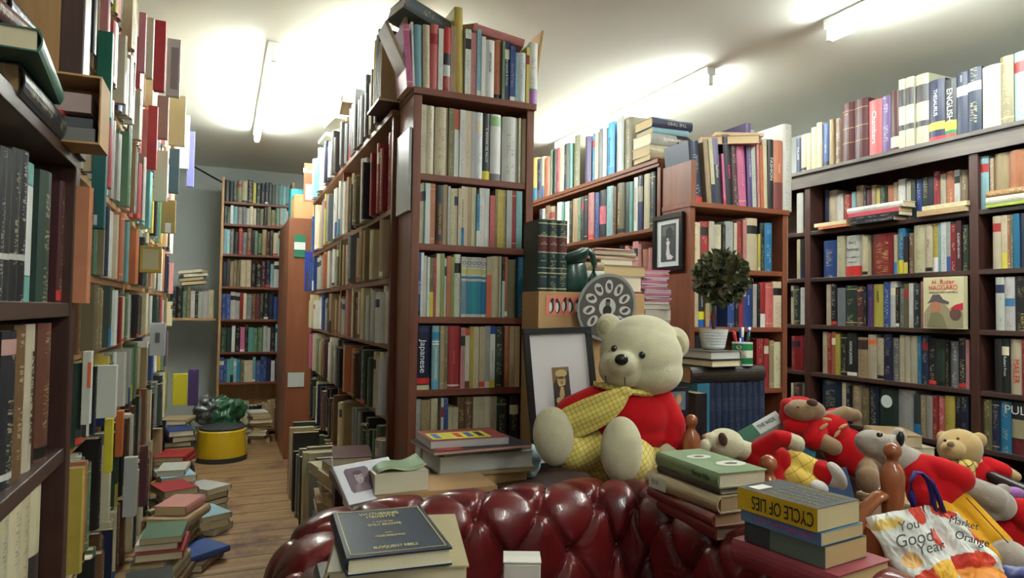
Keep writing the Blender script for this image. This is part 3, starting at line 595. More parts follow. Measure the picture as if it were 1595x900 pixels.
mb = MB(); mb.box(-.44, -.437, 1.56, 1.67, 1.422, 1.56); mb.box(-.238, -.235, 1.56, 1.67, 1.422, 1.56); mb.box(-.437, -.238, 1.56, 1.67, 1.422, 1.426); mb.box(-.437, -.238, 1.56, 1.67, 1.556, 1.56); mb.box(-.437, -.238, 1.667, 1.67, 1.426, 1.556); obj('sleeve', mb, M['card'], q)
mb = MB(); mb.box(-.43, -.245, 1.57, 1.66, 1.427, 1.455, lin((130, 128, 124))); mb.box(-.43, -.25, 1.572, 1.66, 1.456, 1.475, lin((90, 92, 96))); mb.box(-.43, -.30, 1.568, 1.66, 1.476, 1.486, lin((190, 60, 56))); mb.box(-.43, -.255, 1.575, 1.66, 1.487, 1.525, lin((186, 160, 156))); obj('papers', mb, M['vc'], q)
fbook(-.38, 1.33, 1.475, math.pi*1.03, .035, .3, .22, (52, 110, 96), 'large dark green book lying on the black book at upper left')
fbook(-.40, 1.2, 1.512, math.pi*.95, .03, .26, .2, 'm', 'maroon book lying on the large dark green book at upper left')
fbook(-.42, 1.38, 1.544, math.pi*1.02, .04, .26, .2, 'n', 'dark navy thick book near the top of the pile at upper left')
fbook(-.43, 1.36, 1.586, math.pi*.98, .03, .25, .19, 'k', 'black book, topmost of the pile at upper left')
# things pushed out face-on along the pine case
def facecard(px0, px1, py0, py1, y, col_, label, pic=None, th=.03, name='book', xdeep=None):
    a = P(px0, py1, y=y); c_ = P(px1, py0, y=y)
    q = MB(); q.box(a.x-(xdeep or 0), c_.x, y, y+th, a.z, c_.z, lin(col_)); o = tag(obj(name, q, M['vc'], bevel=.0015), label, 'book' if name == 'book' else 'picture', 'books turned sideways along the pine bookcase' if name == 'book' else None)
    if pic:
        w_, h_ = c_.x-a.x, c_.z-a.z
        q = MB(); q.box(a.x+w_*pic[0], a.x+w_*pic[1], y-.001, y, a.z+h_*pic[2], a.z+h_*pic[3], lin(pic[4])); obj('cover_label', q, M['vc'], o)
    return o
facecard(148, 176, 50, 180, 2.20, (24, 104, 84), 'dark green book standing sideways in the pine bookcase, highest near one')
facecard(140, 166, 226, 355, 2.12, (20, 92, 90), 'tall teal book with barcode standing sideways in the pine bookcase', (.1, .5, .04, .16, (210, 210, 206)))
facecard(258, 282, 62, 148, 2.95, (198, 200, 200), 'pale book with drawn figures jutting out at the top of the pine bookcase', (.3, .85, .12, .85, (150, 150, 154)), xdeep=.0)
facecard(238, 259, 33, 140, 2.85, (176, 46, 60), 'crimson book jutting out at the top of the pine bookcase, before the pale drawn one')
facecard(226, 240, 28, 120, 2.7, (206, 204, 176), 'pale cream book jutting out at the top of the pine bookcase, before the crimson one')
facecard(214, 228, 20, 110, 2.6, (196, 128, 140), 'dusty pink book jutting out at the top of the pine bookcase, nearest the camera')
facecard(243, 263, 150, 215, 3.3, (150, 120, 112), 'brownish pink book jutting out high on the pine bookcase, before the cream one')
facecard(228, 246, 165, 262, 3.15, (190, 60, 66), 'red book jutting out high on the pine bookcase, below the brownish pink one')
facecard(238, 262, 235, 312, 3.5, (200, 198, 178), 'faded white book jutting from the middle of the pine bookcase')
facecard(262, 280, 232, 300, 3.9, (50, 70, 78), 'dark slate book jutting from the middle of the pine bookcase')
facecard(262, 290, 150, 225, 3.5, (206, 196, 150), 'cream book jutting out high on the pine bookcase', xdeep=.0)
facecard(217, 252, 384, 424, 3.05, (196, 164, 60), 'yellow-bordered book facing the aisle in the pine bookcase', (.12, .88, .12, .88, (208, 198, 160)))
facecard(250, 274, 312, 362, 3.6, (170, 140, 80), 'tan book with figure drawing jutting from the pine bookcase', (.3, .7, .0, .3, (225, 225, 225)))
facecard(232, 258, 503, 554, 3.62, (196, 204, 214), 'pale blue-white book with small printed block jutting from the pine bookcase', (.35, .65, .4, .7, (110, 110, 120)))
facecard(125, 143, 547, 662, 2.13, (214, 214, 204), 'white book with orange stripes standing sideways low in the pine bookcase', (.6, 1, .5, .85, (230, 110, 60)))
facecard(143, 182, 569, 652, 2.35, (206, 206, 196), 'white booklet standing sideways low in the pine bookcase')
facecard(190, 214, 712, 806, 2.72, (176, 178, 176), 'pale grey book standing upright low beside the floor piles')
facecard(160, 176, 652, 737, 2.4, (204, 190, 50), 'yellow book standing sideways low in the pine bookcase')
facecard(215, 230, 695, 790, 2.9, (92, 48, 54), 'maroon book standing upright low beside the floor piles')
facecard(178, 192, 640, 712, 2.7, (196, 106, 52), 'orange book standing sideways low in the pine bookcase')
facecard(268, 292, 582, 632, 4.8, (206, 196, 40), 'bright yellow book standing at the far end of the pine bookcase')
facecard(292, 310, 575, 632, 4.9, (70, 50, 100), 'purple book with white edges standing beside the bright yellow book')
facecard(290, 304, 205, 290, 4.6, (110, 112, 170), 'blue-violet book jutting from the far upper pine shelf', xdeep=.0)
facecard(280, 296, 180, 262, 4.2, (196, 204, 206), 'pale blue-white book jutting from the upper pine shelf', xdeep=.02)

# floor piles in the left aisle
PL = 0
def pile(x, y, z, cols, where, wr=(.02, .045), Hr=(.19, .25), yaw0=0, force=True, jy=.25, jx=.015):
    zz = z
    for k, c in enumerate(cols):
        w = random.uniform(*wr); H = random.uniform(*Hr); D = H*random.uniform(.66, .78)
        n = len(cols)
        pos = 'topmost' if k == n-1 else 'lowest' if k == 0 else ORD[n-1-k]+' from the top'
        fbook(x+random.uniform(-jx, jx), y+random.uniform(-jx, jx), zz, yaw0+random.uniform(-jy, jy), w, H, D, c, f'{CN[c]} book, {pos} {where}', 'piled books', force=force)
        zz += w+.0012
    return zz
pile(-.2, 3.02, .0, 'dbtcsrwg', 'of the nearest floor pile in the left aisle', yaw0=math.pi*.95, wr=(.02, .036))
pile(-.165, 3.42, .0, 'kbfftP', 'of the second floor pile in the left aisle', yaw0=math.pi*.9, wr=(.03, .04))
pile(-.2, 3.84, .0, 'tcanwr', 'of the third floor pile in the left aisle', yaw0=math.pi*1.1, wr=(.025, .04))
pile(-.22, 4.25, .0, 'kswcyls', 'of the fourth floor pile in the left aisle', yaw0=math.pi*1, wr=(.025, .04))
pile(-.24, 4.62, .0, 'tbkkbrr', 'of the fifth floor pile in the left aisle', yaw0=math.pi*.97)
pile(-.24, 5.0, .0, 'kbtcbknuu', 'of the sixth floor pile in the left aisle', yaw0=math.pi*1.05)
pile(-.2, 2.72, .0, 'kfbtk', 'of the floor pile nearest the camera', yaw0=math.pi*1.04, wr=(.02, .03))
pile(-.08, 3.22, .0, 'bu', 'of the low floor pile at the aisle edge', yaw0=math.pi*.8, wr=(.025, .035), jy=.5)
pile(-.05, 3.68, .0, 'asl', 'of the second low pile at the aisle edge', yaw0=math.pi*1.3, wr=(.025, .035), jy=.5)
pile(-.07, 4.1, .0, 'tuks', 'of the third low pile at the aisle edge', yaw0=math.pi*1.2, wr=(.025, .035), jy=.5)
pile(-.26, 5.4, .0, 'tccktcgst', 'of the furthest floor pile by the left wall', yaw0=math.pi)
pile(.3, 5.98, .0, 'ttctkbcw', 'of the pile in front of the far bookcase', yaw0=0)
pile(.42, 5.1-.12, .0, 'mr', 'of the low pile by the orange panel') if False else None
pile(.12, 5.95, .0, 'cwtgk', 'of the low pile behind the yellow stool', yaw0=.2)
# case 1 foot: piles at the right of the left aisle
pile(.47, 2.62, .0, 'kbdctkabtkcbm', 'of the near pile beside the long aisle bookcase', wr=(.035, .05), yaw0=math.pi)
pile(.46, 2.92, .0, 'tkbcdatcbc', 'of the second pile beside the long aisle bookcase', wr=(.035, .05), yaw0=math.pi)
oblique('standing on the floor beside the aisle bookcase', 'dkcgkatdcns', 'x-', .42, .001, 3.12, 4.4, (.26, .42), 'large books standing on the aisle floor', deep=.14, jd=.05, wr=(.02, .05))
# clutter behind the stool
q = MB()
def blobs(name, els, mats, parent=None, voxel=.006, smooth=10, noise=0):
    """els: ('e', centre, radii, rot) or ('c', p0, p1, r0, r1) united into one closed skin"""
    bm = bmesh.new()
    for e_ in els:
        if e_[0] == 'e':
            R_ = e_[3] if len(e_) > 3 and e_[3] is not None else Matrix.Identity(3)
            bmesh.ops.create_icosphere(bm, subdivisions=4, radius=1, matrix=Matrix.Translation(e_[1]) @ R_.to_4x4() @ Matrix.Diagonal((*e_[2], 1)))
        else:
            p0, p1, r0, r1 = Vector(e_[1]), Vector(e_[2]), e_[3], e_[4]; n = max(3, int((p1-p0).length/(min(r0, r1)*.35))+1)
            for i in range(n+1):
                s_ = i/n; r_ = r0*(1-s_)+r1*s_
                bmesh.ops.create_icosphere(bm, subdivisions=3, radius=r_, matrix=Matrix.Translation(p0.lerp(p1, s_)))
    me = bpy.data.meshes.new(name); bm.to_mesh(me); bm.free()
    o = link(name, me, mats, parent)
    m_ = o.modifiers.new('r', 'REMESH'); m_.mode = 'VOXEL'; m_.voxel_size = voxel
    m_ = o.modifiers.new('s', 'SMOOTH'); m_.factor = .5; m_.iterations = smooth
    bake(o)
    if noise:
        for v in o.data.vertices: v.co += v.normal*noise*(mnoise.noise(v.co*22)+.5*mnoise.noise(v.co*50))
    if not o.data.materials:
        o.data.materials.append(mats)
    o.data.polygons.foreach_set('use_smooth', [True]*len(o.data.polygons))
    return o
o = blobs('plastic_bag', [('e', (.02, 5.82, .2), (.13, .1, .2), None), ('e', (.12, 5.8, .3), (.08, .07, .08), None)], mat('green_black_plastic_bag', (46, 92, 62), .3), voxel=.012, smooth=3, noise=.03); tag(o, 'crumpled dark green plastic bag behind the yellow stool', 'bag')
o = blobs('plastic_bag', [('e', (-.1, 5.78, .3), (.09, .08, .11), None)], mat('silver_crumpled_foil', (120, 124, 124), .3, .5), voxel=.012, smooth=3, noise=.03); tag(o, 'crumpled grey plastic bag beside the green one', 'bag')

# ------------------------------------------------------------------ second bookcase (middle), side and end unit
CX, CY = 2.03, 2.6
CZ = [.44, .735, 1.04, 1.322]; CTOP = 1.612
cC = case('bookcase', 'reddish wooden bookcase end behind the potted topiary and the teddy bear', CX, 2.64, CY, CY+.22, 0, CTOP, CZ, 'y-', (M['red'], M['red_x']), t=.03, sh=.024)
q = MB(); q.box(CX+.001, CX+.031, CY-.006, CY+.22, CTOP+.021, 1.835); obj('side_upright', q, M['red'], cC, bevel=.002)
cC2 = case('bookcase', 'long reddish bookcase with moulded top edge running back from the framed photograph', CX, CX+.24, CY+.24, 4.9, 0, 1.87, [.3, .6, .9, 1.22, 1.545], 'x-', (M['red'], M['red_y']), t=.028, sh=.02)
q = MB(); q.box(CX-.02, CX-.0081, CY+.236, 4.9, 1.868, 1.89); q.box(CX-.012, CX-.0081, CY+.236, 4.9, 1.85, 1.866); obj('moulding', q, M['red_y'], cC2, bevel=.002)
G = 'books on the long reddish bookcase'
VG, VH, VI, VJ, VK = (820, 160, 5), (830, 260, 6.925), (1070, 160, 5.294), (1070, 320, 4.09), (1230, 60, 4.09)
row('along the top of the long reddish bookcase', 'y72,430 n112,435 c130,420 o180,420 g195,370 k220,365 r245,350 c280,335 d330,315 E352,315 f440,245 p505,260 B525,240 c552,230 a580,200 w612,195 B690,145 s745,110 f800,115', VG, 45, 'x-', CX-.006, 1.891, G, deep=.2, titles={17: ttl('Encyclopedia', .026, (20, 60, 120), .45, fit=.16), 9: ttl('GOLD COAST', .02, (190, 190, 120), .55, fit=.13)}, bandmap={17: ((0, .15, (60, 150, 210)), (.15, 1, (80, 170, 215)))})
row('upper shelf, long reddish bookcase', 'n85,455 s115,450 b165,420 t240,425 w305,380 E325,380 w380,375 k410,370 t470,345 g500,330 d535,320 k575,310 P645,280 u690,275 k775,250 l850,210 b885,215 f965,175 d1030,165 E1065,160 w1115,105 n1170,85 c1240,50 d1298,30', VH, 45, 'x-', CX+.006, 1.545, G, deep=.2, zmax=1.845, titles={21: ttl('MARGARET THATCHER', .014, (190, 80, 100), .5, fit=.18), 18: ttl('Knowledge of Angels', .016, (220, 216, 150), .5, fit=.18)}, bandmap={15: ((.28, .66, (196, 90, 110), 1),), 22: ((0, .5, (30, 40, 90)), (.52, .8, (150, 150, 130)))})
oblique('on the shelf below the upper shelf of the reddish bookcase', 'kdwcnP', 'x-', CX+.006, 1.22, 2.88, 4.87, (.2, .27), G, deep=.2, jd=.01)
def flatpx(px, py, z, x=None, y=None): return P(px, py, z=z)
# stack of six big books on top, at the near end
zz = 1.891; G2 = 'books stacked flat on the long reddish bookcase'
for k, (c, th, H, lab, tx, tc) in enumerate(((('t'), .028, .22, 'tan book with clear jacket, lowest in the flat stack above the framed photograph', '', 0), ('c', .05, .24, 'cream book, second from the bottom in the flat stack above the framed photograph', '', 0),
        ('s', .06, .25, 'white and black jacketed thick book, middle of the flat stack above the framed photograph', 'Underworld', (245, 245, 245)), ('l', .03, .22, 'pale blue jacketed book near the top of the flat stack above the framed photograph', '', 0), ('n', .05, .25, 'dark navy thick book, topmost of the flat stack above the framed photograph', 'THE TIMES', (190, 190, 170)))):
    # spines face the camera end (-y), long axis along x
    w = th
    def hook(tx=tx, tc=tc, w=w):
        def f(o, B):
            if tx: text(tx, B['T'] @ Matrix.Translation((0, -.0007, B['h']*.4)) @ Matrix(((0, 1, 0, 0), (0, 0, -1, 0), (-1, 0, 0, 0), (0, 0, 0, 1))) @ Matrix.Rotation(math.pi, 4, 'Z'), w*.5, tc, o, 'spine_lettering')
        return f
    fbook(2.11+.006*k, 2.96+.004*(k % 2), zz, math.pi/2-.05+.03*(k % 3), w, H, .17, c, lab, G2, after=hook(), bands=((0, .35, (30, 30, 34)),) if k == 2 else ()); zz += w+.0012
row('on top of the reddish bookcase end', 'n172,310 t213,300 c245,290 p300,290 _310 i330,420 k395,265 m440,275 i510,275 p550,170 s590,225 P610,260 o640,350 c680,295 k725,300 o805,310 s882,175', VI, 60, 'y', CY-.004, CTOP+.0205, 'books on the reddish bookcase end', deep=.2, maxw=.06, leanmap={1: -.09, 2: -.09, 3: -.09, 4: -.08, 5: -.07, 6: -.07, 7: -.06, 8: -.06, 9: -.04, 10: -.04, 11: -.03, 12: -.03, 13: -.02},
    titles={4: ttl('fashion', .022, (225, 225, 225), .5), 6: ttl('ROBERTA', .016, (230, 70, 140), .48), 9: ttl('VICTORIAN INTERIORS', .014, (225, 215, 235), .6, fit=.2), 14: ttl('FASHION', .024, (235, 235, 235), .58, fit=.115), 8: ttl('STREET STYLE', .013, (240, 150, 190), .5, fit=.14), 15: ttl('Textiles', .016, (230, 190, 180), .6)}, bandmap={15: ((0, .4, (120, 60, 56)),), 4: ((.0, .6, (60, 62, 70)), (.6, 1, (120, 110, 140))), 6: (), 9: (), 14: ()})
fbook(2.31, 2.71, CTOP+.325, math.radians(160), .042, .26, .3, (214, 74, 84), 'large red-spined book lying across the tops of the fashion books', ink=(60, 30, 40), tilt=('Y', -.06))
fbook(2.38, 2.72, CTOP+.374, math.radians(158), .018, .25, .24, 'k', 'thin black book lying on the large red-spined book')
row('second shelf, reddish bookcase end', 'c90,105 r145,100 c180,100 s195,120 c230,120 k250,120 s305,100 c325,110 r360,100 P385,90 c460,80 y475,180 d505,110 B555,110', VJ, 40, 'y', CY+.004, CZ[3], 'books on the reddish bookcase end', deep=.19, zmax=CTOP-.02, bandmap={2: ((.7, .88, (50, 40, 40)),)})
row('third shelf, reddish bookcase end', 'c82,475 k120,540 t145,550 g195,550 _265 u310,545 k335,540 r370,530 u425,530 s450,500 k470,500 r510,490 R560,495 c632,485', VJ, 52, 'y', CY+.004, CZ[2], 'books on the reddish bookcase end', deep=.19, zmax=CZ[3]-.026, bandmap={2: ((0, .2, (30, 100, 180)), (.2, .42, (226, 210, 40))), 4: ((0, .18, (30, 60, 150)), (.18, .38, (210, 70, 100)))}, titles={8: ttl('Japanese', .014, (230, 230, 235), .7), 2: ttl('TUSCANY', .012, (220, 220, 220), .7)})
row('lowest visible shelf, reddish bookcase end', 'k455,830 r500,850 r530,850 t560,860 c605,870', VJ, 60, 'y', CY+.004, CZ[1], 'books on the reddish bookcase end', deep=.19, maxw=.06, zmax=CZ[2]-.03)
# wooden flap at the right of this case
q = MB(); a = P(1229, 440, y=2.64); c_ = P(1238, 330, y=2.64); q.box(2.645, 2.665, 2.62, 2.80, a.z, c_.z); tag(obj('wooden_board', q, M['greywood']), 'narrow weathered board fixed to the right side of the reddish bookcase end', 'board')
# framed black and white photograph on its side post
def framed(name, label, T, w, h, fw, fmat, matc, picw, pich, pic, th=.018, up=0):
    r = thing(name, label, 'picture frame', T @ Vector((0, 0, 0)))
    q = MB()
    for a_, b_, c_, d_ in ((-w/2, w/2, h-fw, h), (-w/2, w/2, 0, fw), (-w/2, -w/2+fw, fw, h-fw), (w/2-fw, w/2, fw, h-fw)): q.box(a_, b_, -th, 0, c_, d_, T=T)
    obj('frame', q, fmat, r, bevel=.0015)
    q = MB(); q.box(-w/2+fw, w/2-fw, -.006, -.002, fw, h-fw, lin(matc), T); obj('mount', q, M['vc'], r)
    q = MB(); q.box(-picw/2, picw/2, -.0068, -.0061, h*.5+up-pich/2, h*.5+up+pich/2, lin(pic[0]), T)
    for k, (cc, pts) in enumerate(pic[1:]):
        q.poly([T @ Vector(((u-.5)*picw, -.0071-.0003*k, h*.5+up+(v-.5)*pich)) for u, v in pts], lin(cc))
    obj('photograph', q, M['vc'], r)
    return r
def ell(cx, cy, rx, ry, n=18): return [(cx+rx*math.cos(2*math.pi*i/n), cy+ry*math.sin(2*math.pi*i/n)) for i in range(n)]
a = P(1022, 416, x=CX-.003); c_ = P(1066, 322, x=CX-.003)
gown = [(.42, .06), (.72, .05), (.85, .12), (.62, .2), (.56, .4), (.62, .52), (.52, .56), (.36, .52), (.42, .42), (.36, .22)]
hh = P(1044, 322, x=CX).z-P(1044, 416, x=CX).z; ww_ = abs(a.y-c_.y)
pa, pb = P(1021, 370, y=2.585), P(1067, 370, y=2.585); hz0, hz1 = P(1044, 418, y=2.57).z, P(1044, 323, y=2.57).z
T = Matrix.Translation((CX-.002, (P(1021, 370, x=CX).y+P(1067, 370, x=CX).y)/2, hz0)) @ Matrix.Rotation(-math.pi/2, 4, 'Z')
wfr = P(1021, 370, x=CX).y-P(1067, 370, x=CX).y
framed('picture_frame', 'black framed photograph of a lady in a white gown on the reddish bookcase side', T, wfr, hz1-hz0, .014*wfr/.14, M['black'], (214, 222, 222), wfr*.5, (hz1-hz0)*.66, ((60, 64, 64), ((96, 98, 98), [(.1, .7), (.9, .7), (.9, .95), (.1, .95)]), ((40, 42, 42), [(.35, .62), (.75, .6), (.85, .78), (.6, .95), (.35, .85)]), ((214, 214, 214), gown), ((200, 200, 200), ell(.47, .6, .06, .05)), ((30, 30, 30), ell(.47, .66, .1, .03))))

# ------------------------------------------------------------------ right wall bookcase
RX = 3.05
RZ = [.533, .784, 1.05, 1.314, 1.579]
cR = case('bookcase', 'dark wooden wall bookcase filling the right-hand wall', RX, 3.32, .9, 4.6, 0, 1.904, [.2]+RZ, 'x-', (M['dark'], M['dark_y']), t=.04, sh=.022, top=False, dividers=(1.932, 2.858, 3.75))
q = MB(); q.box(RX-.012, RX-.001, .9, 4.6, 1.83, 1.905); q.box(RX-.03, 3.32, .9, 4.6, 1.905, 1.925); obj('fascia', q, M['fascia'], cR, bevel=.002)
G = 'books on the right-hand wall bookcase'
row('on top of the right-hand wall bookcase', 'n65,635 c100,615 c130,610 c165,565 c200,535 u248,540 t275,515 b325,505 m400,410 m490,385 R575,390 p635,365 m690,330 q730,260 q785,245 q870,225 N975,260 k1050,255 n1125,215 n1215,185 _1218 c1335,170 f1420,110 l1500,80 w1560,60', VK, 35, 'x-', RX-.024, 1.926, G, deep=.2, maxw=.09, zmax=2.36,
    titles={11: ttl('Chambers', .034, (240, 225, 215), .5, fit=.165), 17: ttl('THESAURUS', .026, (225, 225, 230), .62, fit=.125), 18: ttl('ENGLISH', .036, (235, 235, 230), .55, fit=.15), 19: ttl('BIRDS', .012, (200, 200, 200), .9), 9: ttl_h('LORE', .01, (190, 150, 120), .8), 1: ttl('FINLAND', .018, (210, 210, 215), .55), 6: ttl('HISTORY', .012, (200, 205, 220), .4)},
    bandmap={11: (), 14: ((.25, .33, (60, 58, 60)), (.6, .85, (60, 58, 60), 1)), 15: ((.25, .33, (60, 58, 60)), (.6, .85, (60, 58, 60), 1)), 16: ((.25, .33, (60, 58, 60)), (.6, .85, (60, 58, 60), 1)), 17: ((0, .06, (190, 40, 60)), (.17, .3, (214, 196, 70))), 18: ((0, .06, (190, 60, 60)), (.06, .12, (30, 120, 70)), (.12, .28, (216, 210, 60))), 19: ((.62, .78, (208, 200, 190)),), 20: ((.64, .78, (208, 200, 190)),), 9: ((.3, .31, (180, 150, 110)), (.55, .56, (180, 150, 110)), (.85, .86, (180, 150, 110))), 10: ((.3, .31, (180, 150, 110)), (.55, .56, (180, 150, 110)), (.85, .86, (180, 150, 110))), 13: ((.04, .22, (214, 206, 170)),)})
VL, VM, VN, VO, VP, VQ, VR = (1230, 240, 5.5), (1230, 330, 5.5), (1230, 420, 5.5), (1230, 500, 5.5), (1230, 580, 5.5), (1500, 220, 3.46), (1500, 460, 3.46)
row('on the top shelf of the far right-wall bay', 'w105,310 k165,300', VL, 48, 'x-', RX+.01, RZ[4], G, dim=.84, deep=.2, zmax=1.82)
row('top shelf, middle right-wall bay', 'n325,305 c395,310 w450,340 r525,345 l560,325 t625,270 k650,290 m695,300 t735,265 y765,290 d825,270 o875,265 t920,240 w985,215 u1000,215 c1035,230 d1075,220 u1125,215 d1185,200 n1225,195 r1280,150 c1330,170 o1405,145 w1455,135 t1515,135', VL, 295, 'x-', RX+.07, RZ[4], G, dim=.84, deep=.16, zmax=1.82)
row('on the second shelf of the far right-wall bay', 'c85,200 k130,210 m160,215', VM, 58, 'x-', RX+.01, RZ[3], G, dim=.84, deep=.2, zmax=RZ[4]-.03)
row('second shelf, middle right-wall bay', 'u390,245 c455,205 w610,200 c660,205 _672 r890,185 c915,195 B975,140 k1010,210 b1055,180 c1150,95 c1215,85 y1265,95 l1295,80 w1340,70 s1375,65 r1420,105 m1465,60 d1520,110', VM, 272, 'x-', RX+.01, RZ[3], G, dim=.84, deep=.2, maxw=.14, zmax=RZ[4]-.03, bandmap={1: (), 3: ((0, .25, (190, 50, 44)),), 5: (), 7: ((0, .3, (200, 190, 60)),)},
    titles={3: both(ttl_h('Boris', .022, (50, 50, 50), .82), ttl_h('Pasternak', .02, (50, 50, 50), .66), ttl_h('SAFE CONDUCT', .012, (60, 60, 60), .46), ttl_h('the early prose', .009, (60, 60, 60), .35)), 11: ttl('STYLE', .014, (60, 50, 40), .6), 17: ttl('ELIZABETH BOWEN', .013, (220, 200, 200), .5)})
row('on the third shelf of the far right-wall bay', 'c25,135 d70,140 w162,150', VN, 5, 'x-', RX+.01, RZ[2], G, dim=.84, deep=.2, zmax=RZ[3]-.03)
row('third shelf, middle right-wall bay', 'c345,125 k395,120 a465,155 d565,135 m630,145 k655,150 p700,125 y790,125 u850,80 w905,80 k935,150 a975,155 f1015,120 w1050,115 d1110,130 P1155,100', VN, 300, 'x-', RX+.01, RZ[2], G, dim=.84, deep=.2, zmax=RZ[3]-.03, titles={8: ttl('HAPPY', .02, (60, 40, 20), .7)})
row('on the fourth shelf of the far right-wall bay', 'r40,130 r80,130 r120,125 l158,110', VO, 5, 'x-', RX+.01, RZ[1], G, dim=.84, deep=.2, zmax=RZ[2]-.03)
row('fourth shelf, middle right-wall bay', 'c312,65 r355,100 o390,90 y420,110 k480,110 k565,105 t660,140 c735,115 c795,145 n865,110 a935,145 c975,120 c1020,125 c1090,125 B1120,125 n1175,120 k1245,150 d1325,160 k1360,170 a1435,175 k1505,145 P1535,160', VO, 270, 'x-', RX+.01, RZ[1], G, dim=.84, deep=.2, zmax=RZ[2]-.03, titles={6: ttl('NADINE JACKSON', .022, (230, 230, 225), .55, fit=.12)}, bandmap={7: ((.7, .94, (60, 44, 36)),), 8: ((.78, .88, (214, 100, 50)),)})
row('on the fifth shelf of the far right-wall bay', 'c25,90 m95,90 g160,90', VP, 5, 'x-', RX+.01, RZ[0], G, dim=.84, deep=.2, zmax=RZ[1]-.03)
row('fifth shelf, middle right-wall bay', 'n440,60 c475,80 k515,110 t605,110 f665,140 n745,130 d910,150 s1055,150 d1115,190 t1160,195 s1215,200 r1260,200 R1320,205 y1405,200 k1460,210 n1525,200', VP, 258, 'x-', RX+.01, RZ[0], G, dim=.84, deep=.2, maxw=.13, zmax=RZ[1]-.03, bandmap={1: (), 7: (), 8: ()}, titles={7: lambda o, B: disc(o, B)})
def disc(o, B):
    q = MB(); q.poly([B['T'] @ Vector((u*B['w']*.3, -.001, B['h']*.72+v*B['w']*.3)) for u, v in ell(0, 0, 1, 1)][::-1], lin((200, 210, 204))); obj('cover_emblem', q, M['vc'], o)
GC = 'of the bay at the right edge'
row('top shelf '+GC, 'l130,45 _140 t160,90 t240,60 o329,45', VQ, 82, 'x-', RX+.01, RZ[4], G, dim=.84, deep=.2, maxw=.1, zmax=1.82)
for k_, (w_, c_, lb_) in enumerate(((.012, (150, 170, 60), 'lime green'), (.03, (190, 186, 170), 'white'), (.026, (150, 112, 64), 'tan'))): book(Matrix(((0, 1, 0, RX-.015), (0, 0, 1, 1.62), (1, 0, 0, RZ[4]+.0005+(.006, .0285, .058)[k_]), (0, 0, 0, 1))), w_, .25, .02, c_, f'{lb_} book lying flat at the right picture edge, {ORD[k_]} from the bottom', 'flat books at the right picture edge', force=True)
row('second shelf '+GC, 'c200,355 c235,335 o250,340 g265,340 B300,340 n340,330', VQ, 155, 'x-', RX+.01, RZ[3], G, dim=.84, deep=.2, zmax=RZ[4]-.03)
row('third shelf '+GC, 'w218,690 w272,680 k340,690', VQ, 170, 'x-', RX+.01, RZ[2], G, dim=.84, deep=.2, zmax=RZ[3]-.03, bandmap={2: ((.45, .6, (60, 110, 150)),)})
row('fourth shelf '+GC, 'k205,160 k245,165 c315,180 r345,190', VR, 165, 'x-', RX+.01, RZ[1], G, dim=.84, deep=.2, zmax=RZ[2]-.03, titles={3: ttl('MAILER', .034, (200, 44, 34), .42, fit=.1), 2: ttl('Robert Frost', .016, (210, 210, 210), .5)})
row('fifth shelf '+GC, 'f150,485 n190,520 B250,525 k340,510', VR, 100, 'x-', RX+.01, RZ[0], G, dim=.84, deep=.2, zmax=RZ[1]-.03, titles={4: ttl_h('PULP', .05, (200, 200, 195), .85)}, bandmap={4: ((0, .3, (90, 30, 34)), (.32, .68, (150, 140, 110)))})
# flat stacks in front of the top shelf books
def fx(pxa, pxb, py, z, x, w, c, lab, D=.15, **k):
    ya, yb = P(pxa, py, x=x).y, P(pxb, py, x=x).y
    T = Matrix(((0, 1, 0, x), (0, 0, 1, min(ya, yb)), (1, 0, 0, z+w/2), (0, 0, 0, 1)))
    book(T, w, abs(ya-yb), D, PAL[c] if isinstance(c, str) else c, lab, 'books lying flat on the right-hand wall bookcase', force=True, **k)
z0 = RZ[4]
for pxa, pxb, w, c, lab in ((1274, 1320, .014, 'o', 'thin orange book lying flat, lower of two on the top right-wall shelf, left'), (1268, 1318, .02, 'H', 'tan book lying flat on the thin orange book')):
    fx(pxa, pxb, 345, z0, RX-.02, w, c, lab, D=.08); z0 += w+.001
z0 = RZ[4]
for pxa, pxb, w, c, lab in ((1324, 1392, .02, 'k', 'black and white book lying flat, lowest of four on the top right-wall shelf'), (1322, 1400, .018, 'k', 'black book lying flat, second of four on the top right-wall shelf'), (1321, 1400, .02, (200, 80, 96), 'pinkish red book lying flat, third of four on the top right-wall shelf'), (1319, 1406, .028, 'w', 'white book lying flat, topmost of four on the top right-wall shelf')):
    fx(pxa, pxb, 330, z0, RX-.035, w, c, lab, D=.095); z0 += w+.001
z0 = RZ[4]
for pxa, pxb, w, c, lab in ((1428, 1503, .024, 't', 'brown book lying flat, lower of two at the right of the top right-wall shelf'), (1436, 1506, .02, 'H', 'tan book lying flat, upper of two at the right of the top right-wall shelf')):
    fx(pxa, pxb, 320, z0+.0, RX-.02, w, c, lab, D=.08); z0 += w+.001
z0 = RZ[4]+.001
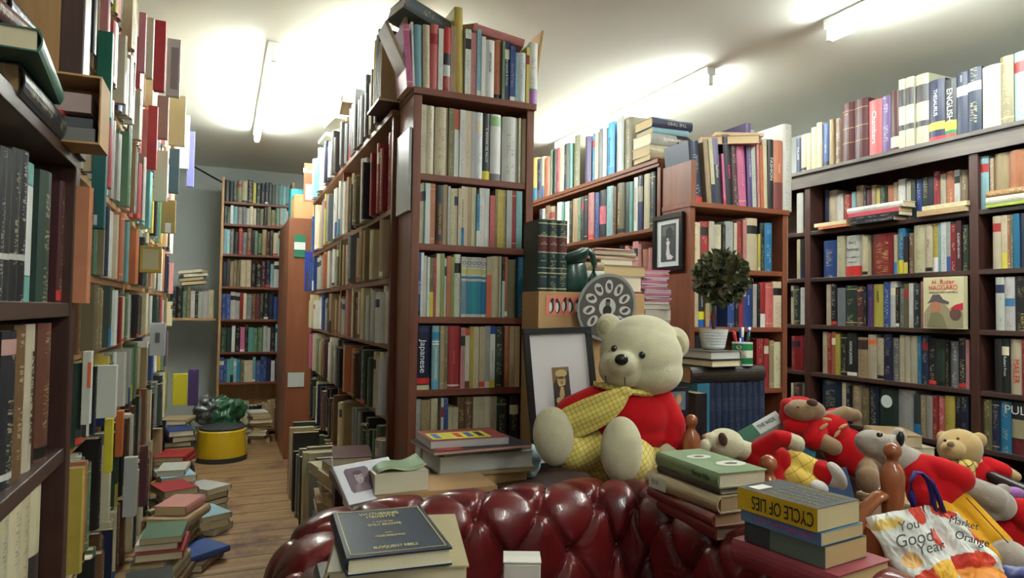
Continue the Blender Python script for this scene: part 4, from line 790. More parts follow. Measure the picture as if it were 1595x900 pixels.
# face-out illustrated book on the third shelf
a = P(1443, 505, x=RX-.01); c_ = P(1506, 430, x=RX-.01)
r = thing('book', 'cream illustrated book facing out with red lettering and a man in a hat', 'book', (RX-.01, (a.y+c_.y)/2, RZ[2]))
yA, yB, zA, zB = min(a.y, c_.y), max(a.y, c_.y), RZ[2]+.0005, c_.z
q = MB(); q.box(RX-.03, RX-.004, yA, yB, zA, zB, lin((206, 200, 160))); obj('cover', q, M['vc'], r, bevel=.001)
FT = Matrix.Translation((RX-.0305, (yA+yB)/2, zA)) @ Matrix.Rotation(-math.pi/2, 4, 'Z'); fw_, fh_ = yB-yA, zB-zA
def pol(q, T, w, h, pts, col_, k=0): q.poly([T @ Vector(((u-.5)*w, -.0003*(k+1), v*h)) for u, v in pts], lin(col_))
q = MB()
pol(q, FT, fw_, fh_, [(.02, .02), (.98, .02), (.98, .3), (.9, .42), (.7, .34), (.5, .5), (.3, .6), (.1, .4), (.02, .3)], (150, 140, 110), 0)
pol(q, FT, fw_, fh_, ell(.32, .42, .13, .14), (176, 120, 90), 1); pol(q, FT, fw_, fh_, [(.1, .02), (.6, .02), (.5, .25), (.38, .32), (.2, .3)], (120, 116, 84), 2)
pol(q, FT, fw_, fh_, [(.1, .48), (.3, .53), (.62, .47), (.66, .51), (.5, .57), (.42, .66), (.24, .66), (.18, .56)], (92, 80, 84), 3); pol(q, FT, fw_, fh_, ell(.8, .28, .14, .12), (96, 70, 60), 4); pol(q, FT, fw_, fh_, [(.66, .38), (.8, .46), (.98, .5), (.98, .36)], (190, 44, 60), 5)
obj('cover_picture', q, M['vc'], r)
def lay(T, x, z, rot=True): return T @ Matrix.Translation((x, -.0008, z)) @ Matrix.Rotation(math.pi/2, 4, 'X')
text('H. Rider', lay(FT, 0, fh_*.9), .03, (206, 64, 50), r, 'cover_title', fit=fw_*.55); text('HAGGARD', lay(FT, 0, fh_*.79), .032, (206, 64, 50), r, 'cover_title', fit=fw_*.7); text('COLLECTED NOVELS', lay(FT, 0, fh_*.7), .012, (60, 50, 46), r, 'cover_title', fit=fw_*.7)

# ------------------------------------------------------------------ build the counter behind the sofa and what stands on it
TZ = .585
t = thing('counter_table', 'dark wooden table behind the sofa carrying the bear and book piles', 'table', (1.1, 1.95, 0))
q = MB(); q.box(.33, 2.0, 1.62, 2.25, TZ-.03, TZ); obj('table_top', q, M['dark_y'], t, bevel=.003)
for x in (.37, 1.96):
    for y in (1.66, 2.21):
        q = MB(); q.box(x-.03, x+.03, y-.03, y+.03, 0, TZ-.03); obj('leg', q, M['dark'], t)
# tan cabinet behind the bear
kb = thing('cabinet', 'plain tan wooden box unit with penguin card, between the two bookcases', 'cabinet', (1.27, 2.3, 0))
q = MB(); q.box(1.075, 1.5, 2.02+.06, 2.25, TZ+.0005, 1.17); 
q = MB(); q.box(1.0, 1.435, 2.1, 2.24, TZ+.0005, 1.172); obj('body', q, M['card'], kb, bevel=.003)
# pink card with five penguins
a = P(850, 491, y=2.1); c_ = P(906, 461, y=2.1); CT = Matrix.Translation(((a.x+c_.x)/2, 2.0995, a.z)); cw, ch = c_.x-a.x, c_.z-a.z
r = tag(thing('postcard', 'salmon pink card with a row of five penguins on the tan cabinet', 'card', ((a.x+c_.x)/2, 2.1, a.z)))
q = MB(); q.box(-cw/2, cw/2, -.001, 0, 0, ch, lin((228, 130, 108)), CT); obj('card', q, M['vc'], r)
q = MB(); CT2 = CT @ Matrix.Translation((0, -.0011, 0))
for k in range(5):
    cx = .14+.18*k; dz = (.0, -.02, .05, .02, -.01)[k]; hx = cx+(.03 if k in (0, 2, 4) else -.02)
    pol(q, CT2, cw, ch, ell(cx+.012, .45+dz, .065, .3), (34, 34, 38), 0); pol(q, CT2, cw, ch, ell(cx-.018, .42+dz, .042, .24), (230, 226, 220), 1)
    pol(q, CT2, cw, ch, ell(hx, .76+dz, .04, .11), (34, 34, 38), 2); pol(q, CT2, cw, ch, [(hx-.03, .78+dz), (hx-.07, .74+dz), (hx-.03, .72+dz)], (60, 50, 40), 3)
    pol(q, CT2, cw, ch, [(cx-.04, .1), (cx+.0, .1), (cx, .16), (cx-.03, .16)], (40, 40, 40), 3)
obj('penguins', q, M['vc'], r)
# three green and red volumes
def volhook(n_):
    def f(o, B):
        for z_, s_ in ((.8, .012), (.42, .009), (.2, .009)):
            text('THE\nHISTORY' if z_ > .7 else 'VOLUME' if z_ < .3 else 'ROMAN', B['T'] @ Matrix.Translation((0, -.0012, B['h']*z_)) @ Matrix(((1, 0, 0, 0), (0, 0, -1, 0), (0, 1, 0, 0), (0, 0, 0, 1))), .006, (190, 186, 150), o, 'spine_lettering')
        text(str(n_), B['T'] @ Matrix.Translation((0, -.0012, B['h']*.49)) @ Matrix(((1, 0, 0, 0), (0, 0, -1, 0), (0, 1, 0, 0), (0, 0, 0, 1))), .01, (200, 196, 160), o, 'volume_number')
        text('THE\nDECLINE', B['T'] @ Matrix.Translation((0, -.0012, B['h']*.665)) @ Matrix(((1, 0, 0, 0), (0, 0, -1, 0), (0, 1, 0, 0), (0, 0, 0, 1))), .006, (210, 200, 160), o, 'spine_lettering')
    return f
x_ = 1.0; gold = (196, 186, 140)
for k in range(3):
    w = .038
    book(Matrix.Translation((x_+w/2, 2.102, 1.1725)), w-.001, .25, .13, (30, 52, 54), 'dark green volume with red panel on the tan cabinet, %s of three' % ('left', 'middle', 'right')[k] , 'matching green volumes', ((.03, .045, gold), (.245, .26, gold), (.32, .33, gold), (.535, .55, gold), (.56, .75, (96, 34, 34)), (.76, .775, gold), (.94, .955, gold)), force=True, after=volhook(k+1), round_=.2)
    x_ += w
# watering can
wc = thing('watering_jug', 'dark green enamel jug with sloping hooded top beside the three volumes', 'jug', (1.17, 2.12, 1.1725))
J = P(895, 430, y=2.13).x; T = Matrix.Translation((J, 2.155, 1.1725)) @ Matrix.Diagonal((1.1, 1.0, 1.12, 1))
q = MB(); n = 32; prof = [(.052, 0), (.056, .01), (.056, .05), (.05, .085), (.044, .1)]
q.lathe(prof, T, n); obj('body', q, M['greenplastic'], wc, smooth=True)
q = MB(); R_ = T @ Matrix.Translation((.0, 0, .105)) @ Matrix.Rotation(-.32, 4, 'Y'); q.lathe([(.043, -.02), (.058, 0), (.066, .015), (.066, .022), (.05, .028), (.046, .01), (.03, -.005)], R_, n); obj('hood', q, M['greenplastic'], wc, smooth=True)
q = MB(); q.tube([T @ Vector(p) for p in ((.035, 0, .128), (.06, 0, .138), (.078, 0, .125), (.086, 0, .095), (.084, 0, .06), (.072, 0, .03), (.05, 0, .014))], .0095, 10, flat=1.3); obj('handle', q, M['greenplastic'], wc, smooth=True)
# decorated round plate
pc = P(944, 478, y=2.06); PT = Matrix.Translation(pc) @ Matrix.Rotation(math.radians(90+8), 4, 'X'); pr = .118
pl = thing('commemorative_plate', 'round grey plate with ring of oval pictures behind the bear head', 'plate', pc)
q = MB(); q.lathe([(.06, -.012), (.075, -.01), (pr, .004), (pr+.002, .008), (pr-.006, .008), (.08, .0), (.01, -.001)], PT, 48, lin((150, 152, 146))); obj('dish', q, M['vc'], pl, smooth=False)
q = MB()
def pdisc(q, cx, cy, rx, ry, rot, z, col_, n=20):
    pts = []
    for i in range(n):
        a_ = 2*math.pi*i/n; u, v = rx*math.cos(a_), ry*math.sin(a_); pts.append(PT @ Vector((cx+u*math.cos(rot)-v*math.sin(rot), cy+u*math.sin(rot)+v*math.cos(rot), z)))
    q.poly(pts, lin(col_))
pdisc(q, 0, 0, pr*.92, pr*.92, 0, .009, (92, 86, 84), 40)
pdisc(q, 0, 0, .034, .034, 0, .0094, (206, 204, 196)); pdisc(q, 0, -.012, .018, .02, 0, .0098, (50, 48, 48)); pdisc(q, 0, .014, .01, .012, 0, .0098, (110, 104, 100)); pdisc(q, 0, .024, .01, .006, 0, .01, (50, 48, 48))
for k in range(11):
    a_ = math.pi/2+2*math.pi*k/11; cx, cy2 = .074*math.cos(a_), .074*math.sin(a_)
    pdisc(q, cx, cy2, .024, .0155, a_, .0094, (210, 208, 200)); pdisc(q, cx, cy2, .014, .007, a_+.5, .0098, (80, 78, 76)); pdisc(q, cx+.004, cy2+.006, .004, .004, 0, .01, (60, 58, 58))
obj('printed_decoration', q, M['vc'], pl)
# book piles between cabinet and reddish case
G = 'flat books piled behind the decorated plate'
zz = 1.173
for k, (c, w, H) in enumerate((('c', .05, .2), ('w', .03, .19), ('t', .03, .2))):
    fbook(1.2, 2.215+.0, zz, math.pi/2*.98, w, .19, .12, c, f'{CN[c]} book lying behind the green jug, {("lowest", "middle", "topmost")[k]} of three', G); zz += w+.0012
def fx2(pxa, pxb, y, z, w, c, lab, D=.16, G=G, dy=0, yaw=0, **k):
    xa, xb_ = P(pxa, 400, y=y).x, P(pxb, 400, y=y).x
    fbook((xa+xb_)/2, y+D/2, z, math.pi/2+yaw, w, xb_-xa, D, c, lab, G, **k)
mgx = P(1021, 460, y=2.33).x
q = MB(); q.box(1.44, mgx-.09, 2.3, 2.52, 0, 1.10); tag(obj('wooden_box', q, M['card'], bevel=.003), 'plain tan wooden box supporting the pile of books behind the plate', 'box')
zz = 1.1005
for k, (pa_, pb_, w, c, D, lb) in enumerate(((940, 1002, .072, 't', .16, 'thick tan fore-edged book, lowest in the pile behind the plate'), (938, 1000, .012, 'r', .16, 'thin red book, second from the bottom in the pile behind the plate'), (936, 1000, .06, 'w', .16, 'thick white-paged book in the pile behind the plate'), (922, 1006, .042, 't', .17, 'tan book beneath the magazines in the pile behind the plate'), (936, 985, .02, 'c', .13, 'small cream book just under the magazines in the pile behind the plate'))):
    fx2(pa_, pb_, 2.31, zz, w, c, lb, D, yaw=math.pi if c != 'r' else 0, pagecol=(226, 214, 190) if c != 't' else (200, 174, 128)); zz += w+.0012
for k in range(7):
    c = [(206, 70, 84), (226, 222, 214), (190, 60, 70), (220, 210, 200), (206, 90, 96), (216, 214, 210), (200, 70, 80)][k]
    fx2(916+2*k, 994-k, 2.31+.004*(k % 3), zz, .0055, c, '%s magazine in the stack topping the pile behind the plate, %s from the bottom' % ('red edged' if k % 2 == 0 else 'white', ORD[k]), .18, 'magazines topping the pile behind the plate', yaw=.06*math.sin(k*2.1)+math.pi, over=False); zz += .0066
# leaning pile of magazines at the reddish case side
zz = .5855; k = 0
q = MB(); q.box(mgx-.075, mgx+.075, 2.315, 2.52, 0, 1.04); tag(obj('wooden_box', q, M['dark'], bevel=.003), 'dark wooden box under the magazines beside the reddish bookcase', 'box')
zz = 1.0405
mags = [('s', .03), ('w', .045), ('t', .02), ('s', .012)] + [((206, 60, 130), .008) if i % 3 == 0 else ((214, 200, 206), .007) if i % 3 == 1 else ((196, 90, 120), .008) for i in range(13)] + [((230, 60, 150), .006), ((230, 210, 80), .006), ((226, 60, 140), .006)]
for k, (c, w) in enumerate(mags):
    nm_ = CN[c] if isinstance(c, str) else 'pink' if c[1] < 110 else 'yellow' if c[2] < 100 else 'pale'
    fbook(mgx+.012*math.sin(k*.35)+random.uniform(-.006, .006), 2.42, zz, math.pi/2+random.uniform(-.12, .12)+math.pi, w, .135, .19, c, f'{nm_} {"book" if k < 4 else "magazine"}, {ORD[k]} from the bottom of the pile beside the framed photograph', 'tall magazine pile beside the framed photograph', over=False, pagecol=(214, 204, 190) if k < 4 else (206, 120, 150) if k % 3 == 1 else (200, 180, 184)); zz += w+.0008

# leaning framed portrait
FTm = Matrix.Translation((P(884, 700, y=1.98).x, 1.975, TZ+.012)) @ Matrix.Rotation(math.radians(-2), 4, 'Y') @ Matrix.Rotation(math.radians(-9), 4, 'X')
fh = .455; fwid = .255
framed('picture_frame', 'black framed sepia portrait leaning against the tan cabinet behind the bear', FTm, fwid, fh, .02, M['black'], (206, 200, 200), .062, .13,
       ((64, 44, 38), ((128, 100, 60), [(0, .55), (.3, .8), (1, .9), (1, 1), (0, 1)]), ((188, 160, 104), ell(.5, .66, .26, .17)), ((196, 168, 110), ell(.52, .84, .36, .1)), ((92, 66, 46), ell(.5, .73, .22, .035)), ((206, 180, 124), ell(.5, .56, .2, .08)), ((60, 42, 40), [(.0, .0), (1, 0), (1, .4), (.72, .54), (.3, .5), (.05, .35)]), ((190, 160, 108), [(.42, .1), (.62, .3), (.58, .5), (.42, .5), (.3, .3)]), ((150, 116, 70), ell(.5, .6, .1, .05)), ((196, 168, 120), ell(.25, .16, .16, .08))), up=.03)

# ------------------------------------------------------------------ dark blue volumes, books, plant and mug
V0x = P(1106, 640, y=2.0).x; V1x = P(1193, 640, y=2.0).x; nv = 9; vw = (V1x-V0x)/nv
for k in range(nv):
    book(Matrix.Translation((V0x+vw*(k+.5), 2.0, TZ+.0005)), vw-.001, .262-.002*(k % 2), .19, (32, 46, 74), f'dark blue bound volume under the brown book, {ORD[k]} from the left of the set', 'dark blue matching volumes', ((.62, .625, (90, 96, 110)), (.76, .765, (90, 96, 110)), (.64, .74, (46, 58, 84), 1)), force=True, round_=.2, ink=(110, 116, 130))
q = MB(); q.box(V0x-.058, V0x-.002, 2.0, 2.19, TZ+.0005, TZ+.262, lin((52, 120, 150))); tag(obj('slipcase', q, M['vc'], bevel=.001), 'light blue box standing left of the dark blue volumes', 'box')
book(Matrix.Translation((V0x-.09, 1.93, TZ+.0005)), .05, .235, .17, (30, 24, 28), 'dark spined book between the portrait book and the light blue box', force=True, ink=(110, 80, 70))
# book with portrait cover facing out
r = thing('book', 'dark book with a portrait cover standing behind the bear elbow', 'book', (V0x-.16, 1.88, TZ))
a = P(1048, 604, y=1.9); c_ = P(1073, 604, y=1.9)
q = MB(); q.box(a.x-.07, c_.x, 1.9, 1.93, TZ+.0005, a.z, lin((34, 34, 48))); obj('cover', q, M['vcg'], r, bevel=.001)
q = MB(); e1 = P(1062, 630, y=1.899); BT = Matrix.Translation((e1.x-.012, 1.8995, e1.z-.045))
pol(q, BT, .055, .09, [(0, .3), (1, .3), (1, 1), (0, 1)], (90, 110, 130), 0); pol(q, BT, .055, .09, ell(.5, .74, .26, .2), (150, 130, 84), 1); pol(q, BT, .055, .09, ell(.5, .68, .17, .18), (196, 150, 120), 2); pol(q, BT, .055, .09, [(.15, .3), (.85, .3), (.7, .5), (.3, .5)], (150, 110, 90), 3)
obj('cover_portrait', q, M['vc'], r)
zz = TZ+.263
xa = P(1080, 580, y=2.0).x
fbook(P(1128, 580, y=2.0).x+.02, 2.1, zz, math.pi/2, .058, .345, .22, (58, 46, 36), 'thick dark brown book lying on the dark blue volumes', force=True, pagecol=(176, 140, 104), round_=.25, ink=(90, 76, 50)); z1 = zz+.0595
fbook(1.70, 2.07, z1, math.pi/2+math.pi*.5+.1, .026, .2, .15, 'k', 'black book with cream pages lying on the brown book, lower of two', pagecol=(222, 208, 170)); 
fbook(1.705, 2.075, z1+.0275, math.pi*1.0+.06, .03, .2, .15, (100, 104, 98), 'grey-green jacketed book lying on the black one beneath the plant pot', pagecol=(206, 206, 200)); z2 = z1+.0275+.0312
tp = thing('potted_topiary', 'ball-shaped dark green topiary in a white ribbed pot', 'plant', (1.745, 2.09, z2))
pxw = 1.745
q = MB(); n = 48; prof = [(.038, 0), (.042, .004)]+[(.043+.012*i/12+(.0008 if i % 2 else 0), .006+.066*i/12) for i in range(13)]+[(.057, .078), (.053, .078), (.05, .066)]; q.lathe(prof, Matrix.Translation((pxw, 2.09, z2+.0005)), n); obj('pot', q, M['porcelain'], tp, smooth=False)
q = MB(); q.lathe([(.049, .06), (.03, .068), (.004, .07)], Matrix.Translation((pxw, 2.09, z2)), 24); obj('soil', q, M['bark'], tp)
q = MB()
for k in range(4):
    ox = .007*math.cos(k*1.57); oy = .007*math.sin(k*1.57)
    q.tube([(pxw+ox, 2.09+oy, z2+.06), (pxw-ox, 2.09-oy, z2+.12), (pxw+ox, 2.09+oy, z2+.2)], .0065, 8)
obj('stem', q, M['bark'], tp, smooth=True)
BC = Vector((P(1124, 432, y=2.09).x, 2.09, P(1124, 432, y=2.09).z)); BR = 42*(BC-CO).dot(CF)/FPX
q = MB(); q.lathe([(BR*.72*math.sin(math.pi*i/10)+.0001, -BR*.72*math.cos(math.pi*i/10)) for i in range(11)], Matrix.Translation(BC), 20, lin((26, 32, 22)))
for k in range(430):
    zz_ = 1-2*(k+.5)/430; th_ = k*2.39996; rr_ = math.sqrt(1-zz_*zz_); nrm = Vector((rr_*math.cos(th_), rr_*math.sin(th_), zz_))
    base = BC+nrm*BR*random.uniform(.66, .82); tdir = (nrm+Vector([random.uniform(-.9, .9) for _ in range(3)])).normalized(); side = tdir.cross(nrm+Vector((.01, .02, .03))).normalized(); up = side.cross(tdir)
    ln = BR*random.uniform(.32, .45); wd = ln*.42; c_ = lin(random.choice([(84, 92, 62), (100, 108, 76), (66, 74, 50), (122, 126, 92), (92, 84, 56)]))
    pts = [base, base+tdir*ln*.3+side*wd*.8+up*.002, base+tdir*ln*.7+side*wd*.8+up*.004, base+tdir*ln, base+tdir*ln*.7-side*wd*.8+up*.004, base+tdir*ln*.3-side*wd*.8+up*.002]
    mid = [base+tdir*ln*.5-up*.004]
    i0 = q.verts(pts+mid)
    for a_ in range(6): q.face((i0+a_, i0+(a_+1) % 6, i0+6), c_)
obj('foliage', q, M['vc'], tp)
# mug
mx_ = P(1159, 545, y=2.02).x; mg = thing('mug', 'green and white banded pen mug on the brown book', 'mug', (mx_, 2.03, z1))
T = Matrix.Translation((mx_, 2.03, z1+.0005)); mr = .0385; mh = .088
q = MB(); n = 40
for (za, zb, cc) in ((0, .006, (226, 228, 224)), (.006, .03, (36, 130, 74)), (.03, .058, (214, 212, 196)), (.058, .083, (36, 130, 74)), (.083, mh, (226, 228, 224))):
    A = q.verts([T @ Vector((mr*math.cos(2*math.pi*i/n), mr*math.sin(2*math.pi*i/n), za)) for i in range(n)]); B_ = q.verts([T @ Vector((mr*math.cos(2*math.pi*i/n), mr*math.sin(2*math.pi*i/n), zb)) for i in range(n)])
    for i in range(n): j = (i+1) % n; q.face((A+i, A+j, B_+j, B_+i), lin(cc))
q.lathe([(mr-.003, mh), (mr-.003, .006), (.001, .006)], T, n, lin((226, 228, 224)))
A = q.verts([T @ Vector((mr*math.cos(2*math.pi*i/n), mr*math.sin(2*math.pi*i/n), mh)) for i in range(n)]); B_ = q.verts([T @ Vector(((mr-.003)*math.cos(2*math.pi*i/n), (mr-.003)*math.sin(2*math.pi*i/n), mh)) for i in range(n)])
for i in range(n): j = (i+1) % n; q.face((A+i, A+j, B_+j, B_+i), lin((226, 228, 224)))
obj('cup', q, M['vcg'], mg)
fa = Vector((-mx_, -2.03, 0)).normalized(); sidev = Vector((-fa.y, fa.x, 0))
def on_mug(u, v, off=.0006): a_ = math.atan2(fa.y, fa.x)+u/mr; return T @ Vector(((mr+off)*math.cos(a_), (mr+off)*math.sin(a_), v))
q = MB(); q.poly([on_mug(-.012+.011*math.cos(t_), .07+.007*math.sin(t_)) for t_ in [2*math.pi*i/16 for i in range(16)]], lin((214, 212, 196)))
for (u0, u1, v) in ((-.024, .006, .052), (-.02, .0, .046), (-.016, .008, .040), (-.024, .014, .034)):
    q.poly([on_mug(u0, v), on_mug(u0+(u1-u0)/3, v), on_mug(u0+(u1-u0)*2/3, v), on_mug(u1, v), on_mug(u1, v+.0025), on_mug(u0+(u1-u0)*2/3, v+.0025), on_mug(u0+(u1-u0)/3, v+.0025), on_mug(u0, v+.0025)], lin((60, 56, 50)))
obj('printing', q, M['vc'], mg)
for k, (dx, dy, tx_, ty_, cc, cap, h_) in enumerate(((-.02, 0, -.03, 0, (200, 40, 50), (200, 40, 50), .125), (-.012, .012, -.018, .01, (206, 60, 60), (206, 60, 60), .13), (.0, 0, .002, 0, (40, 80, 190), (236, 236, 236), .145), (.008, .015, .01, .01, (236, 236, 236), (40, 80, 200), .14), (.012, -.01, .02, 0, (30, 90, 60), (30, 90, 60), .125), (.016, .0, .03, 0, (170, 40, 60), (40, 40, 180), .135), (.02, .008, .04, 0, (40, 40, 190), (230, 230, 235), .145))):
    a_ = T @ Vector((dx*.6, dy, .008)); b_ = T @ Vector((dx+tx_*.6, dy+ty_, h_)); mid_ = a_.lerp(b_, .72)
    r = thing('pen', '%s pen standing in the green mug, %s from the left' % (('red', 'orange-red', 'blue and white', 'white and blue', 'green', 'maroon', 'deep blue')[k], ORD[k]), 'pen', a_, 'pens in the green mug')
    q = MB(); q.tube([a_, mid_], .0042, 8, lin(cc)); obj('barrel', q, M['vcg'], r, smooth=True); q = MB(); q.tube([mid_, b_], .0052, 8, lin(cap)); obj('cap', q, M['vcg'], r, smooth=True)

# ------------------------------------------------------------------ chesterfield sofa
def sofa():
    root = thing('chesterfield_sofa', 'oxblood red leather buttoned sofa in the foreground', 'sofa', (.58, .9, 0))
    xl, xr, yb, rc = .195, .985, 1.455, .15
    path = []
    def add(p, n): path.append((Vector((*p, 0)), Vector((*n, 0))))
    st = .006
    y = .35
    while y < yb-rc: add((xl, y), (1, 0)); y += st
    k = int(rc*math.pi/2/st)
    for i in range(k+1):
        a = math.pi-math.pi/2*i/k; c = Vector((xl+rc, yb-rc)); add((c.x+rc*math.cos(a), c.y+rc*math.sin(a)), (-math.cos(a), -math.sin(a)))
    x = xl+rc+st
    while x < xr-rc: add((x, yb), (0, -1)); x += st
    for i in range(k+1):
        a = math.pi/2-math.pi/2*i/k; c = Vector((xr-rc, yb-rc)); add((c.x+rc*math.cos(a), c.y+rc*math.sin(a)), (-math.cos(a), -math.sin(a)))
    y = yb-rc-st
    while y > .35: add((xr, y), (-1, 0)); y -= st
    # section: n = toward the seat
    key = [(.085, .30), (.082, .42), (.07, .50), (.062, .56), (.075, .61), (.066, .645), (.03, .672), (-.02, .672), (-.07, .65), (-.098, .60), (-.09, .555), (-.06, .53), (-.055, .4), (-.055, .02)]
    sec = []
    for (a, b_) in zip(key, key[1:]):
        L_ = math.hypot(b_[0]-a[0], b_[1]-a[1]); nn_ = max(1, int(L_/.006))
        for i in range(nn_): sec.append((a[0]+(b_[0]-a[0])*i/nn_, a[1]+(b_[1]-a[1])*i/nn_))
    sec.append(key[-1])
    for _ in range(25): sec = [sec[0]]+[((sec[i-1][0]+2*sec[i][0]+sec[i+1][0])/4, (sec[i-1][1]+2*sec[i][1]+sec[i+1][1])/4) for i in range(1, len(sec)-1)]+[sec[-1]]
    v = [0]
    for i in range(1, len(sec)): v.append(v[-1]+math.hypot(sec[i][0]-sec[i-1][0], sec[i][1]-sec[i-1][1]))
    u = [0]
    for i in range(1, len(path)): u.append(u[-1]+(path[i][0]-path[i-1][0]).length)
    vt = [vv for (n_, z_), vv in zip(sec, v) if z_ < .3 or n_ > -.095][-1]
    DU, DV = .152, .104
    vtop = max(range(len(sec)), key=lambda i: sec[i][1]); vtopv = v[vtop]
    off = vtopv-.055
    vend = off+DV*2
    verts = []; btn = []
    def P3(i, j, disp):
        p, n_ = path[i]; a = sec[max(0, j-1)]; c = sec[min(len(sec)-1, j+1)]
        tn = Vector((c[0]-a[0], c[1]-a[1])).normalized(); nr = Vector((tn.y, -tn.x))   # outward from the section
        if nr.x*1+nr.y*0 < 0 and j < 5: nr = -nr
        s_, z_ = sec[j]; s_ += nr.x*disp; z_ += nr.y*disp
        return Vector((p.x+n_.x*s_, p.y+n_.y*s_, z_))
    def tuft(uu, vv):
        q_ = (vv-off)/DV; pA = uu/DU
        a = pA+q_/2; b_ = pA-q_/2
        sa, sb = abs(math.sin(math.pi*a)), abs(math.sin(math.pi*b_))
        fa_ = 1-math.exp(-(sa/.17)**1.2) ; fb_ = 1-math.exp(-(sb/.17)**1.2)
        h = .5*fa_*fb_+.5*(sa*sb)**.5
        da, db = a-round(a), b_-round(b_); du_ = (da+db)/2*DU; dv_ = (da-db)*DV
        dist = math.hypot(du_, dv_); h -= .75*math.exp(-(dist/.016)**2)
        r_ = math.atan2(dv_, du_); h += .10*math.sin(r_*11+round(a)*2.1)*math.exp(-(dist/.04)**2)*(1-math.exp(-(dist/.012)**2))
        return h
    nj = len(sec); amp = .024
    for i in range(len(path)):
        for j in range(nj):
            w_ = 1.0
            if v[j] > vend: w_ = max(0, 1-(v[j]-vend)/.02)
            h = tuft(u[i], v[j])
            if v[j] > vend: # vertical pleats running over the roll
                pl_ = abs(math.sin(math.pi*(u[i]/DU))); fo = max(0, 1-(v[j]-vend)/.16); h2 = (1-math.exp(-(pl_/.16)))*fo+.0
                h = h*w_+h2*(1-w_)*.8
            verts.append(P3(i, j, amp*h))
    q = MB(); q.v = [tuple(p) for p in verts]
    for i in range(len(path)-1):
        for j in range(nj-1): q.face((i*nj+j, i*nj+j+1, (i+1)*nj+j+1, (i+1)*nj+j))
    o = obj('tufted_back', q, M['leather'], root, smooth=True)
    # buttons
    bme = None
    for r_ in range(-6, 3):
        vv = off+r_*DV
        if vv < .02: continue
        j = min(range(nj), key=lambda k_: abs(v[k_]-vv))
        m_ = 0
        while True:
            uu = (m_+(.5 if r_ % 2 else 0))*DU; m_ += 1
            if uu > u[-1]: break
            if uu < .55 or uu > u[-1]-.45: continue
            i = min(range(len(u)), key=lambda k_: abs(u[k_]-uu)); c = P3(i, j, -.016); d_ = (P3(i, j, .05)-c).normalized()
            T = Matrix.Translation(c) @ d_.to_track_quat('Z', 'Y').to_matrix().to_4x4()
            if len(btn) >= 95: continue
            if bme is None:
                qb = MB(); qb.lathe([(.008, -.002), (.0085, 0), (.0075, .003), (.005, .005), (.001, .0057)], None, 14); bme = obj('button', qb, M['leather'], root, smooth=True); bo = bme
            else:
                bo = bme.copy(); COL.objects.link(bo)
            bo.parent = root; bo.matrix_parent_inverse = Matrix(); bo.matrix_basis = Matrix.Translation((-.58, -.9, 0)) @ T
            btn.append(bo)
    q = MB(); q.box(xl+.08, xr-.08, .4, yb-.08, .06, .30); obj('seat_base', q, M['leather'], root, bevel=.01)
    q = MB(); q.box(xl+.10, xr-.10, .42, yb-.10, .302, .43); cu = obj('seat_cushion', q, M['leather'], root, bevel=.03)
    for x in (xl, xr):
        for y in (.42, yb-.02):
            q = MB(); q.lathe([(.02, .0), (.026, .03), (.03, .06)], Matrix.Translation((x, y, 0)), 16); obj('foot', q, M['dark'], root, smooth=True)
    return root
sofa()
# white carton on the seat
wcn = thing('carton', 'small white folded paper carton at the bottom edge before the sofa back', 'carton', (.56, 1.12, .44))
cX = P(830, 885, y=1.15).x; cz = P(830, 880, y=1.15).z
TT = Matrix.Translation((cX, 1.2, 0)) @ Matrix.Rotation(-.4, 4, 'Z')
q = MB(); q.box(-.035, .035, -.03, .03, .432, cz-.004, lin((214, 210, 200)), TT); obj('body', q, M['vc'], wcn, bevel=.003)
q = MB(); q.box(-.036, .036, -.031, .0, cz-.0035, cz, lin((222, 218, 208)), TT); q.box(-.036, .036, .001, .031, cz-.0035, cz-.001, lin((214, 210, 200)), TT); obj('flap', q, M['vc'], wcn, bevel=.001)

# ------------------------------------------------------------------ foreground books
def coverhook(lines, top=True, edge=None, gold=(176, 160, 110)):
    """lettering on the upper board of a flat book; upright for a reader at the tail edge"""
    def f(o, B):
        w, h, d = B['w'], B['h'], B['d']
        base = B['T'] @ Matrix(((0, 0, 1, w/2+.0006), (1, 0, 0, d/2), (0, 1, 0, h/2), (0, 0, 0, 1)))
        for body, x, y, s_, c_, ft in lines: text(body, base @ Matrix.Translation((x*d, y*h, 0)), s_, c_, o, 'cover_lettering', fit=ft*d if ft else None)
        if edge:
            q = MB(); e0 = .035*d; t_ = .0016
            for x0, x1, y0, y1 in ((-.44*d, .46*d, .46*h, .46*h+t_), (-.44*d, .46*d, -.46*h, -.46*h+t_), (-.44*d, -.44*d+t_, -.46*h, .46*h), (.46*d-t_, .46*d, -.46*h, .46*h)):
                q.box(x0, x1, y0, y1, -.0002, .0002, lin(gold), base)
            obj('cover_border', q, M['vc'], o)
    return f
gd = (206, 192, 140)
fbook(.216, .93, .80-.024, -.06, .022, .195, .135, (28, 40, 66), 'navy blue hardback titled WUTHERING HEIGHTS lying on a cream book', over=True, pagecol=(214, 202, 172), ink=(28, 40, 66),
      after=coverhook([('WUTHERING', .0, .36, .017, gd, .42), ('HEIGHTS', .0, .29, .015, gd, .3), ('a novel by', 0, .17, .007, gd, None), ('EMILY BRONTE', 0, .1, .011, gd, .34), ('with', 0, -.08, .006, gd, None), ('WOOD ENGRAVINGS', 0, -.15, .009, gd, .3), ('ELOQUENT REELS', 0, -.37, .012, gd, .42)], edge=True))
fbook(.236, .955, .7755-.054, -.24, .052, .222, .185, (176, 166, 120), 'thick cream-green jacketed book beneath the navy hardback', over=True, pagecol=(206, 190, 158))
fbook(.225, .93, .7205-.035, -.04, .033, .24, .19, (90, 92, 96), 'grey book at the bottom of the foreground pile on the sofa arm', over=True)
